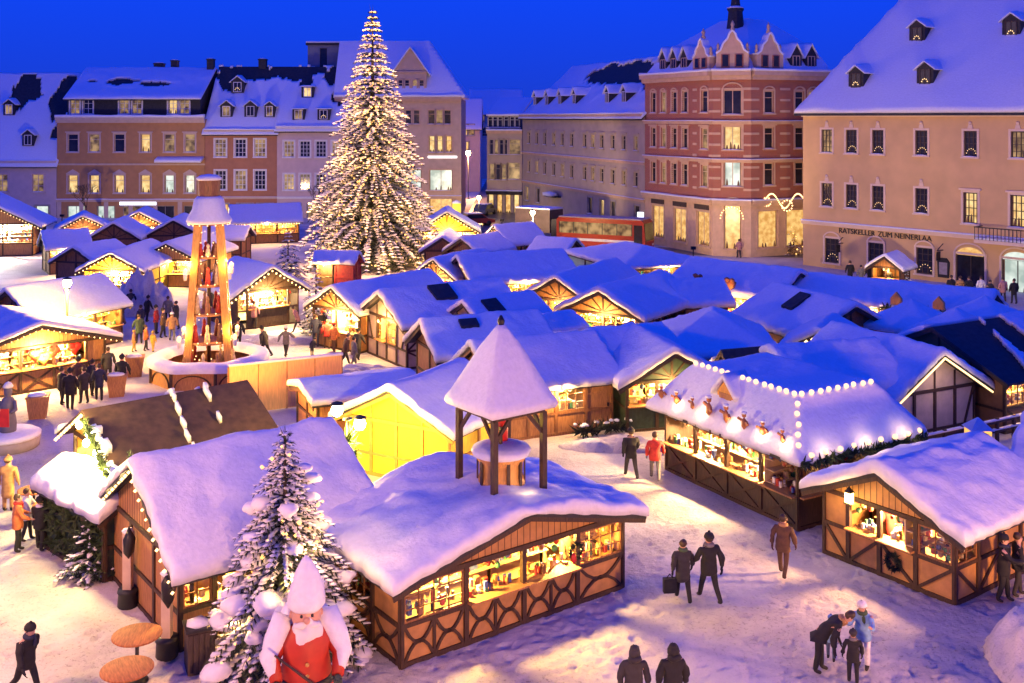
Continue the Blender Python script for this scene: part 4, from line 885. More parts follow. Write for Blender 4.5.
hut('hut with the honey coloured door', 'plain boarded hut with a honey coloured door right behind the pointed tower', FLb-d*2.3, FRb, 4.6, 2.2, 3.45, 'par', dict(F=dict(bays='ppgd', w=[1, 1, 1.1, 1.0], low='v', sill=.9), R=dict(bays='BB', low='v')), power=170, wall=BOARD2, frame=BOARD, snow=.34, lcol=(1, .8, .45))
hut('dark green open gable stall', 'dark green boarded stall with a lit open gable beside the honey coloured door hut', (4.75, 43.4), (8.6, 44.3), 4.6, 2.2, 3.3, 'perp', dict(F=dict(bays='oop', low='v', sill=1.0, gable='k'), L=dict(bays='pp', low='v')), power=240, wall=GREENB, snow=.36, over=.5)
hut('timbered hut with the arched picture', 'half timbered hut with pale infill at the near end of the middle blue roofs', G(368, 353), G(407, 370), 6.6, 2.45, 3.65, 'perp', dict(F=dict(bays='pogp', low='b', gable='t', up='d'), R=dict(bays='pppp', low='d', up='x'), L=dict(bays='ooo', low='b')), power=200, wall=CREAM, snow=.34, over=.5, hatches=((.9, -.4, 1.1, 1.3),))
gh('boarded stall with hanging stars', 'stall with a boarded end wall and glowing eave, left of the pointed tower', (430, 323), (530, 315), 3.4, 1.95, ze=2.35, sides=dict(F=dict(bays='BB', low='v', gable='b'), R=dict(bays='oogo', low='v', sill=1.0)), strings='R', power=300, wall=BOARD2, snow=.36, over=.5, hatches=((.75, -.9, .45, .9),))
eh('hut with the second roof hatch', 'low blue roofed hut with a black square roof hatch between two others', (468, 302), (527, 294), 3.4, 1.9, ze=2.3, sides=dict(F=dict(bays='pp', low='d')), wall=CREAM, hatches=((-1.0, -.9, 1.0, .9),))
eh('low counter with the garland sign', 'low snow covered counter edged with a garland of small lights', (512, 322), (566, 314), 2.9, 1.0, ze=2.45, sides=dict(F=dict(bays='OO')), power=140, strings='F', wall=BOARD)
eh('hut with the little blue gable', 'plain hut whose all blue snow roof peeks out behind the dark green stall', (594, 333), (655, 327), 3.3, 1.7, ze=2.4, sides={}, wall=CREAM, snow=.34)
gh('lit gable stall near the red booth', 'stall with a bright yellow garlanded gable facing the skating square', (336, 287), (425, 272), 3.5, 1.9, ze=2.4, sides=dict(F=dict(bays='oo', gable='k'), L=dict(bays='ooo'), R=dict(bays='pp')), strings='F', power=380, wall=BOARD2)
gh('stall with a small bright gable', 'stall with a small bright gable under the giant tree, left of its twin', (436, 259), (480, 250), 3.4, 1.6, ze=2.3, sides=dict(F=dict(bays='go', gable='k'), L=dict(bays='oo')), strings='F', power=260, wall=BOARD2)
gh('wide stall with the white lit flank', 'wide blue roofed stall with a brown gable and a long white lit flank', (463, 257), (556, 252), 3.6, 2.6, ze=2.35, sides=dict(F=dict(bays='ppp', gable='b'), R=dict(bays='oooo', sill=1.0)), power=420, wall=BOARD, snow=.36, over=.5)
gh('stall with the lacy gable', 'stall with lacy brown gable boards in the middle of the blue roofs', (559, 277), (612, 262), 3.6, 2.1, ze=2.4, sides=dict(F=dict(bays='opo', gable='k'), R=dict(bays='pp')), power=200, wall=BOARD, snow=.36, over=.5)
gh('stall with the orange loft gable', 'stall with an orange glowing timber gable right of the lacy gabled one', (603, 290), (657, 275), 3.55, 2.3, ze=2.4, sides=dict(F=dict(bays='oo', gable='k'), R=dict(bays='ooo')), power=320, wall=BOARD2, snow=.38, over=.5)
hut('broad pavilion with mint green walls', 'broad pavilion with a low blue snow roof over mint green lit walls', P(568, 252, 2.7), P(624, 268, 2.7), 6.6, 2.7, 3.5, 'hip', dict(F=dict(bays='ppp'), R=dict(bays='ggo', sill=.9)), power=260, lcol=(.55, 1, .8), wall=mat('mint_green_panel', (.30, .58, .44), .6, .08, 2), over=.3)
eh('stall with gingerbread on the roof', 'blue roofed stall with two gingerbread ornaments on its glowing eave', (697, 261), (794, 272), 3.6, 2.5, ze=2.4, sides=dict(F=dict(bays='oooo', sill=1.0, dens=1.4), R=dict(bays='oo', gable='b')), strings='F', power=800, wall=BOARD2, snow=.36, over=.5)
eh('small lavender roofed hut', 'small hut with a smooth lavender snow roof below the gingerbread stall', (675, 283), (716, 282), 3.2, 1.9, ze=2.3, sides=dict(R=dict(bays='oo')), power=150, wall=BOARD, snow=.36)
hut('wide hip roofed hall', 'wide hut under the largest smooth blue hipped roof in the middle', P(665, 350, 2.5), P(775, 352, 2.5), 5.6, 2.4, 3.7, 'hip', dict(F=dict(bays='pppp')), wall=DARKB, snow=.36)
eh('hut with the bare ridge', 'narrow hut with a bare dark roof behind the bulb lined hipped stall', (727, 349), (797, 343), 3.55, .8, ze=2.7, sides={}, wall=DARKB, snow=.12, bare=lambda x, y: y > .5, over=.3)
eh('rounded roof hut', 'hut with a fat rounded lavender snow roof right behind the hipped stall', (778, 353), (866, 347), 3.4, 2.0, ze=2.35, sides=dict(F=dict(bays='ppp'), R=dict(bays='BB', gable='b')), wall=BOARD, snow=.5, over=.45)
gh('little porch gable with big bulbs', 'little porch with four big bulbs under a rounded snowy gable', (820, 331), (832, 319), 3.2, 1.5, ze=2.4, sides=dict(F=dict(bays='pp', gable='k')), strings='F', bulb=.11, wall=DARKB, snow=.36)
hut('half timbered hut with outlined gable', 'large half timbered hut whose pale gable is outlined by a warm light strip', G(893, 446), G(974, 430), 5.2, 2.1, 3.5, 'perp', dict(F=dict(bays='pppp', low='b', sill=.35, gable='t', up='d'), L=dict(bays='BB', low='v'), R=dict(bays='pp')), wall=CREAM, snow=.4, over=.55, gov=.5)
eh('dark roofed timber house', 'long timbered stall with a half bare dark roof and warm glazed windows', (939, 326), (1078, 306), 3.9, 3.2, ze=2.45, sides=dict(F=dict(bays='gggggg', low='d', sill=1.05), L=dict(bays='ppp', gable='t')), power=520, wall=mat('dark_ochre_panel', (.25, .12, .05), .7, .2, 3), snow=.22, over=.5,
   bare=lambda x, y: not (y < .35 and x < -1.3+.5*nz(x*.8, y*1.1)+.45*(y+1.6)+.25*nz(x*3, y*3) and not abs(x+2.9-.3*(y+2)) < .16*max(0, -y-.9)+.1*nz(y*2, x)))
eh('tent like blue roofed hut', 'hut with a steep tent like blue roof and a black skylight', (779, 287), (851, 305), 3.6, 2.6, ze=2.2, sides=dict(R=dict(bays='pp'), F=dict(bays='ppp')), wall=BOARD, snow=.34, hatches=((.0, -1.1, .9, 1.2),))
eh('long row stall along the town hall', 'very long low stall with a flat blue roof running along the town hall', (800, 275), (985, 293), 3.3, 1.7, ze=2.5, sides=dict(F=dict(bays='pppooooo', sill=1.0, dens=1.4)), strings='F', power=1100, wall=BOARD2, snow=.34, over=.6)
hut('right edge stall', 'stall cut off by the right edge with a bright blue snow corner', (16.2, 33.2), (20.0, 30.5), 4, 2.1, 3.0, 'par', dict(F=dict(bays='ooo'), L=dict(bays='BB', low='v')), power=200, wall=BOARD2, snow=.34)
# left side
hut('heart stall', 'open gabled stall with red hanging hearts and a cross braced front at the left edge', (-24.9, 47.7), (-20.2, 52.1), 4.6, 2.3, 3.25, 'perp', dict(F=dict(bays='pooop', w=[.6, 1, 1, 1, .6], low='x', sill=1.05, gable='b', dens=1.4), R=dict(bays='pp')), strings='F', power=700, wall=BOARD2, snow=.26, over=.6, gov=.6)
eh('flood lit stall', 'stall whose snow roof glows yellow under the street lantern, at left', (12, 290), (97, 277), 3.6, 2.2, ze=2.3, sides=dict(F=dict(bays='ooo'), L=dict(bays='pp', gable='t')), power=260, wall=BOARD, snow=.3)
hut('tall white lit stall', 'tallest stall with a blazing white interior and garlanded gable at the left edge', (-58, 96.5), (-45.2, 99), 5, 3.2, 6.6, 'perp', dict(F=dict(bays='ooooo', sill=1.2, gable='b'), R=dict(bays='pp')), strings='F', power=2600, lcol=(1, .86, .6), wall=BOARD2, over=.9, gov=.7, bulb=.06)
eh('counter hut beside the tall stall', 'low hut with a thick snow roof and lit counter beside the tallest stall', (46, 232), (83, 230), 3.4, 1.8, ze=2.3, sides=dict(F=dict(bays='oo'), R=dict(bays='pp')), power=420, wall=BOARD, strings='F')
gh('garland arch stall', 'distant stall with a fir garland over its gable, below the brown house', (83, 216), (84, 212.5), 3.5, 2.3, ze=2.3, sides=dict(F=dict(bays='oo', gable='k')), strings='F', power=300, wall=BOARD, bulb=.06)
gh('dark timber gable hut', 'distant hut with a dark unlit timber gable, left of its twin', (114, 223), (126, 218), 3.4, 2.1, ze=2.1, sides=dict(F=dict(bays='pp', gable='k')), wall=BOARD, snow=.3)
gh('second garland stall', 'distant stall with a lit garlanded gable under the white sign tube', (139, 212), (146, 208), 3.6, 2.4, ze=2.3, sides=dict(F=dict(bays='oo', gable='k')), strings='F', power=420, wall=BOARD2, bulb=.06)
gh('brown ribbed gable hut', 'distant hut with a ribbed brown gable just left of the pyramid top', (174, 220), (184, 215), 3.4, 2.3, ze=2.1, sides=dict(F=dict(bays='pp', gable='k')), wall=BOARD, snow=.3)
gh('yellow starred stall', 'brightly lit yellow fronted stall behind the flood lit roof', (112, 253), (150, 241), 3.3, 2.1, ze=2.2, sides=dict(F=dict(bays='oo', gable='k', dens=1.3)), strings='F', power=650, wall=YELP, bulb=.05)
eh('crossways purple roofed hut', 'hut with a crossways purple snow roof left of the yellow starred stall', (76, 247), (112, 241), 3.3, 1.8, ze=2.3, sides=dict(F=dict(bays='pp')), wall=BOARD)
gh('orange arch stall', 'stall with a glowing orange arched gable at the left of the pyramid', (168, 243), (204, 233), 3.4, 2.4, ze=2.25, sides=dict(F=dict(bays='oo', gable='b')), strings='F', power=560, wall=GOLDW, bulb=.05)
eh('far hut with bulb eave', 'far hut with a string of bulbs along its eave, right of the pyramid top', (233, 206), (297, 204.5), 3.8, 2.1, ze=2.4, sides=dict(F=dict(bays='ooo'), L=dict(bays='pp', gable='k')), strings='FL', power=240, wall=BOARD, bulb=.075)
eh('blue hut behind the pyramid', 'unlit hut with a flat blue roof right behind the pyramid', (214, 227), (246, 227), 3.2, 1.7, ze=2.4, sides={}, wall=BOARD)
hut('dark open front stall', 'dark boarded stall with a wide white lit opening facing the skating square', G(237, 331), G(298, 323), 4.4, 2.45, 3.75, 'perp', dict(F=dict(bays='OoO', w=[.5, 2, .5], low='v', sill=1.15, gable='k'), R=dict(bays='BB', low='v'), L=dict(bays='BB', low='v')), strings='F', power=520, wall=DARKB, lcol=(1, .86, .5), over=.6, bulb=.07)
hut('red booth', 'narrow red ticket booth with a flat snowy top under the giant tree', G(335, 290), G(353, 291), 1.3, 2.2, 2.75, 'par', dict(F=dict(bays='B', low='v')), wall=REDB, frame=REDB, over=.22, snow=.3, group='narrow booths under the giant tree')
hut('dark booth', 'narrow dark booth with a flat snowy top left of the red booth', G(316, 290), G(333, 290), 1.3, 2.2, 2.75, 'par', dict(F=dict(bays='O')), wall=DARKB, over=.22, snow=.3, goods=False, group='narrow booths under the giant tree')
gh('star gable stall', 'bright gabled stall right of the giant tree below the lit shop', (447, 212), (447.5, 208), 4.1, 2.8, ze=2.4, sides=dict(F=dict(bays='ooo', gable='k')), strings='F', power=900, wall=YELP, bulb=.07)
gh('small purple hut', 'small purple roofed hut in front of the star gable stall', (443, 237), (449, 230), 3.2, 1.5, ze=2.2, sides=dict(F=dict(bays='pp', gable='b')), wall=BOARD)
eh('lit kiosk with purple roof', 'kiosk with a purple roof and brown gable below the side street', (464, 238), (494, 234), 3.3, 1.7, ze=2.3, sides=dict(L=dict(bays='pp', gable='b')), wall=BOARD)
gh('white lit corner kiosk', 'kiosk glowing white beside the starry street lantern', (497, 226), (530, 223.5), 3.6, 1.9, ze=2.3, sides=dict(F=dict(bays='oo', gable='k'), R=dict(bays='ooo')), strings='F', power=900, wall=BOARD2)
eh('plain lavender hut by the bus', 'plain lavender roofed hut in front of the red bus', (541, 238), (572, 240), 3.2, 1.6, ze=2.3, sides={}, wall=BOARD)
hut('town hall kiosk', 'small kiosk with a snowy peaked roof by the town hall wall', G(872, 291), G(900, 294), 2.0, 2.0, 2.75, 'perp', dict(F=dict(bays='oo', gable='b')), power=40, wall=BOARD, goods=False)
# front left complex
A0, B0 = P(132, 455, 3.9), P(308, 421, 3.9); d = (B0-A0); d.z = 0; d.normalize(); n = Vector((d.y, -d.x, 0))
hut('big roofed tavern', 'large tavern hut with a broad lavender snow roof behind the snowy fir', A0+n*3.6, B0+n*3.6, 5.4, 2.3, 3.95, 'par', dict(F=dict(bays='googgo', low='b', sill=1.0, dens=1.2), L=dict(bays='BBB', low='v', gable='b'), R=dict(bays='pp')), power=520, wall=BOARD2, snow=.28, over=.55, gov=.35, strings='L', bulb=.055)
A1, B1 = P(97, 407, 3.3), P(235, 382, 3.3); d1 = (B1-A1); d1.z = 0; d1.normalize(); n1 = Vector((d1.y, -d1.x, 0))
hut('bare roofed annex', 'annex with a bare brown felt roof and a dazzling lit gable end', A1+n1*2.1, B1+n1*2.1, 4.2, 2.15, 3.3, 'par', dict(L=dict(bays='oo', gable='k', dens=1.5)), power=900, wall=GOLDW, snow=.25, over=.35, gov=.5, roofm=FELT, strings='L', bulb=.07, lcol=(1, .72, .25),
    bare=lambda x, y: y > 2.1 or x < -2.9 + .3*nz(y*2, x) and y < -.9 or abs(x-.1-.15*y) < .05 and nz(x*3, y*3) > -.1 or abs(x-1.3-.1*y) < .05 and nz(x*3, y*2) > 0)
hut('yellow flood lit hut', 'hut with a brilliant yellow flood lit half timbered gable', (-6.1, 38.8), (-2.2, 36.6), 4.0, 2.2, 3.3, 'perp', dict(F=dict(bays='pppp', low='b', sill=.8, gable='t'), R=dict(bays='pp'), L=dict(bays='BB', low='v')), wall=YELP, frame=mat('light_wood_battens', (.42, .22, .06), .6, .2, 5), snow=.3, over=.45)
hut('low orange shed', 'low shed with a flat snow roof and orange wall beside the glowing fence', (-7.7, 41.6), (-3.9, 43.5), 3.0, 1.75, 2.05, 'par', dict(F=dict(bays='ppp'), L=dict(bays='pp', gable='b')), wall=BOARD2, snow=.3, over=.3)

# ------------------------------------------------------------------ pieces fixed to particular huts
def tower():
    root = HUTS['stall with the pointed tower']; M = Matrix.Translation((.62, -.30, 0)); zb = 2.85
    po = MB()
    for x in (-.82, .82):
        for y in (-.82, .82):
            pass
    hub = MB()
    for a, b in (((-.82,-.82),(.82,-.82)), ((.82,-.82),(.82,.82)), ((.82,.82),(-.82,.82)), ((-.82,.82),(-.82,-.82))): hub.beam((*a, 5.12), (*b, 5.12), .13, .16)
    tw = obj('tower_frame', hub, TIMBER, root, M)
    for x in (-.82, .82):
        for y in (-.82, .82):
            p = MB(); p.box(x-.075, x+.075, y-.075, y+.075, zb-.4, 5.05); 
            p.beam((x, y, 4.45), (x*.35, y, 5.06), .08, .09); p.beam((x, y, 4.45), (x, y*.35, 5.06), .08, .09); obj('post', p, TIMBER, tw)
    rf = MB(); prof = [(1.06, 5.16), (1.0, 5.22), (.80, 5.62), (.46, 6.35), (.05, 7.2)]
    rf.lathe([(r*1.414, z) for r, z in prof], (0,0,0), 4, 0, False, R(45)); obj('tower_roof', rf, SLATE, tw)
    sn = MB(); n = 24; vs = []; fs = []; pr = [(1.09, 5.17), (1.14, 5.26), (1.12, 5.38), (1.03, 5.52), (.86, 5.86), (.67, 6.26), (.43, 6.78), (.20, 7.22), (.10, 7.36)]
    for i, (r, z) in enumerate(pr):
        for k in range(n):
            a = 2*math.pi*k/n; c, s_ = math.cos(a), math.sin(a); q = 1/max(abs(c), abs(s_)); q = 1+(q-1)*(.9 if i < 7 else .3)
            w = 1+.03*nz(c*2, s_*2, z*1.5); vs.append((c*r*q*w, s_*r*q*w, z+.03*nz(c*3, s_*3, z)))
    for i in range(len(pr)-1):
        for k in range(n): fs.append((i*n+k, i*n+(k+1)%n, (i+1)*n+(k+1)%n, (i+1)*n+k))
    fs.append(tuple((len(pr)-1)*n+k for k in range(n))); fs.append(tuple(range(n-1,-1,-1))); sn.add(vs, fs, 0, True); obj('tower_snow', sn, SNOW, tw)
    kn = MB(); kn.lathe([(.04, 7.3), (.09, 7.4), (.1, 7.48), (.03, 7.62)], (0,0,0), 8); obj('finial', kn, METAL, tw)
    ba = MB(); ba.lathe([(.66, 2.95), (.66, 3.1), (.58, 3.35), (.60, 3.62), (.72, 3.85), (.72, 3.9)], (0,0,0), 20)
    for k in range(10): a = k*.628; ba.beam((.64*math.cos(a), .64*math.sin(a), 3.0), (.64*math.cos(a), .64*math.sin(a), 3.85), .09, .05, (math.cos(a), math.sin(a), 0), 1)
    obj('barrel', ba, [GOLDW, TIMBER], tw)
    sc = MB(); sc.lathe([(.78, 3.86), (.82, 3.95), (.78, 4.04), (.5, 4.12), (.02, 4.15)], (0,0,0), 20); obj('barrel_snow', sc, SNOW, tw)
    fg = MB(); fg.lathe([(.16, 4.1), (.17, 4.45), (.10, 4.7), (.05, 4.78), (.09, 4.86), (.07, 4.98), (.01, 5.04)], (.18, .2, 0), 10); fg.beam((.12, .1, 4.6), (-.05, -.05, 4.35), .06, .06); fg.box(-.1, -.02, -.1, -.02, 3.95, 4.6, 1); obj('carved_figure', fg, [RED, TIMBER], tw)
    lb = MB(); lb.blob((.0, .0, 3.2), (.08, .08, .08), 0, 0); lamp('tower_lamp', (.62, -1.5, 3.35), 7, (1, .65, .25), .08, root)
    wr = MB()
    for k in range(26):
        a = k/26*6.283; c = Vector((1.55+.2*math.cos(a), -2.36, 1.62+.2*math.sin(a))); garland(wr, [c, c+Vector((.02, 0, .02))], .1, 200)
    obj('wreath', wr, [NEEDLE], root); bw = MB(); bw.blob((1.42, -2.42, 1.5), (.1, .05, .16), 0, .1); obj('bow', bw, RED, root)
tower()
def hip_trim():
    root = HUTS['hipped stall lined with big bulbs']; W = 6.63; D = 5.0; X, Y = W/2+.45, D/2+.45; i = 1.15; zt = 4.05
    mb = MB(); rng = random.Random(3); mb.blob((0, 0, 0), (.085, .085, .085), 0, 0, sub=2); bulb_me = mb.mesh('big_bulb', BULBBIG)
    def line(a, b, n):
        for k in range(n): t = (k+.5)/n; p = Vector(a).lerp(Vector(b), t); obj('big_bulb', bulb_me, None, root, Matrix.Translation(p+Vector((rng.uniform(-.04,.04), 0, 0))))
    line((-X+i, -Y+i, zt), (X-i, -Y+i, zt), 15); line((X-i, -Y+i, zt), (X-i, Y-i, zt), 9); line((X-i+.1, -Y+i-.1, zt-.1), (X-.1, -Y+.1, 2.7), 5); line((X+.03, -Y+.2, 2.52), (X+.03, Y, 2.52), 9)
    gl = MB(); garland(gl, [(X+.05, -Y, 2.32), (X+.05, 0, 2.26), (X+.05, Y, 2.32)], .24, 60); obj('garland', gl, NEEDLE2, root)
    rng = random.Random(8)
    for k in range(8):
        u = -X+.6+(2*X-1.4)*k/7.0; f = MB(); s = rng.uniform(.22, .34); z = 2.72
        f.blob((0, 0, s*.7), (s*.5, s*.28, s*.75), 0, .2, k); f.blob((0, 0, s*1.65), (s*.33, s*.28, s*.33), 0, .1); f.beam((-s*.4, 0, s), (-s*.9, -.05, s*1.2), s*.25, s*.25); f.beam((s*.4, 0, s), (s*.85, -.05, s*.7), s*.25, s*.25)
        o = obj('gingerbread_figure', f, GINGER, root, Matrix.Translation((u, -Y+.12, z)) @ Matrix.Rotation(rng.uniform(-.5, .5), 4, 'Z')); c = MB(); c.blob((0, 0, s*1.95), (s*.45, s*.35, s*.2), 0, .2, k); obj('snow_cap', c, SNOW, o)
    b = MB(); b.poly([(-.42, 0, 0), (.42, 0, 0), (.42, 0, .5), (0, 0, 1.0), (-.42, 0, .5)], .8, (0, 1, 0)); b.box(-.3, .3, -.03, -.004, .06, .5, 1)
    o = obj('dormer', b, [GOLDW, BOARD2], root, Matrix.Translation((-.25, -Y+.62, 3.0))); c = MB(); c.hfield([-.6, -.3, 0, .3, .6], [-.15, 0, .4, .9], lambda x, y: 1.22-1.1*abs(x)+.0, lambda x, y: 1.03-1.1*abs(x)); obj('snow_cap', c, SNOW, o)
    for k in (-2.2, -.9, .7, 2.1, 3.1): lamp('eave_lamp', (k, -Y-.02, 2.82), 13, (1, .60, .26), .06, root)
    for k in (-1.8, 0, 1.8): lamp('eave_lamp', (X+.32, k, 2.75), 13, (1, .60, .26), .06, root)
    tr = MB()
    for k in (-X+.1, -.1, X-.5): tr.box(k-.09, k+.09, -D/2-.06, -D/2-.052+.12, 0, 2.25)
hip_trim()
def small_trim():
    r = HUTS['right hand stall with the lantern']; t = MB()
    for k in range(20): a = k/20*6.283; c = Vector((.25+.2*math.cos(a), -2.27, .55+.2*math.sin(a))); garland(t, [c, c+Vector((.02, 0, .02))], .12, 400)
    obj('wreath', t, NEEDLE, r)
    l = MB(); l.box(-.09, .09, -.09, .09, -.14, .14); k = MB(); k.lathe([(.16, .15), (.02, .3)], (0,0,0), 4, 0, False, R(45)); k.box(-.11, .11, -.11, .11, -.18, -.145); k.beam((0,0,.28), (0,0,.5), .03, .03)
    o = obj('lantern', k, METAL, r, Matrix.Translation((-1.0, -2.5, 2.05))); obj('lantern_glass', l, lamp_mat('lantern_glow', (1, .68, .2), 10), o); lamp('lantern_lamp', (-1.0, -2.72, 2.0), 45, (1, .62, .2), .1, r)
    r = HUTS['half timbered hut with outlined gable']; s = MB(); W = 4.75+.0
    W = (G(974, 430)-G(893, 446)).length; sl = 1.4/(W/2); e = 5.2/2+.53
    for q in (-1, 1): s.beam((0, -e, 3.5-.16), (q*(W/2+.5), -e, 3.5-.16-sl*(W/2+.5)), .03, .07)
    obj('light_strip', s, STRIP, r); lamp('gable_lamp', (0, -e-.5, 2.6), 40, (1, .66, .35), .3, r)
    r = HUTS['stall with gingerbread on the roof']
    for x in (-1.6, .7):
        f = MB(); f.blob((0, 0, .3), (.42, .16, .36), 0, .25, x); f.blob((-.15, 0, .62), (.2, .15, .16), 0, .1); f.blob((.2, 0, .6), (.2, .15, .16), 0, .1); obj('gingerbread_heart', f, GINGER, r, Matrix.Translation((x, -2.75, 2.5)))
    r = HUTS['long row stall along the town hall']; f = MB(); garland(f, [(.5, -2.35, 2.3), (6, -2.35, 2.3)], .3, 40); obj('garland', f, NEEDLE2, r)
    for x in (1.3, 3.6):
        f = MB(); f.poly([(-.3, 0, 0), (.3, 0, 0), (.3, 0, .35), (0, 0, .7), (-.3, 0, .35)], .25, (0, 1, 0)); obj('gingerbread_house', f, GOLDW, r, Matrix.Translation((x, -2.5, 2.55)))
    for px, py in ((911, 300), (956, 308), (982, 298)): pass
small_trim()
for i, (px, py, l) in enumerate(((911, 300, 'pale pointed tent canopy, leftmost of three by the long row stall'), (956, 309, 'pale pointed tent canopy with a pale tip, middle of three by the long row stall'), (985, 297, 'blue pointed tent canopy at the right end of the long row stall'))):
    p = P(px, py, 3.7); t = thing('market_tent', l, 'tent', (p.x, p.y, 0), R(-40), 'pointed tent canopies'); mb = MB(); n = 24; vs = []; fs = []
    pr = [(2.2, 2.35), (2.22, 2.55), (2.0, 2.72), (1.3, 3.05), (.6, 3.42), (.15, 3.72), (.02, 3.78)]
    for r_, z in pr:
        for k in range(n):
            a = 2*math.pi*k/n+R(45); c, s_ = math.cos(a), math.sin(a); q = min(1.3, 1/max(abs(c), abs(s_))); vs.append((c*r_*q, s_*r_*q, z+.05*nz(c*2+i, s_*2, z)))
    for j in range(len(pr)-1):
        for k in range(n): fs.append((j*n+k, j*n+(k+1)%n, (j+1)*n+(k+1)%n, (j+1)*n+k))
    mb.add(vs, fs, 0, True); obj('canopy', mb, SNOW, t)
    for x in (-2, 2):
        for y in (-2, 2): q = MB(); q.box(x-.04, x+.04, y-.04, y+.04, 0, 2.5); obj('pole', q, METAL, t)
    lamp('tent_lamp', (0, 0, 2.2), 90, (1, .66, .26), .1, t)
def bright_canopy():
    A, B = P(62, 468, 2.3), P(121, 496, 2.3); d = (B-A); d.z = 0; d.normalize(); n = Vector((d.y, -d.x, 0))
    r = hut('bright canopy counter', 'low lean-to counter with dazzling lit snow and fir boughs at the annex end', A+n*.5, B+n*.5, 1.5, 2.0, 2.4, 'par', dict(F=dict(bays='ppp', low='v')), wall=GREENB, frame=TIMBER, snow=.34, over=.3, cat='counter hut')
    g = MB(); W = (B-A).length
    for k in range(5): garland(g, [(-W/2, -.82, .35+.35*k), (W/2, -.82, .35+.35*k)], .26, 34)
    obj('fir_boughs', g, NEEDLE2, r)
bright_canopy()
b = P(131, 552); conifer('small_fir', 'dark green fir with red bows at the gable end of the big roofed tavern', b.x, b.y, 3.1, .85, 41, 14, 12, .15, 12, .05, blade=.24, needle=NEEDLE2)

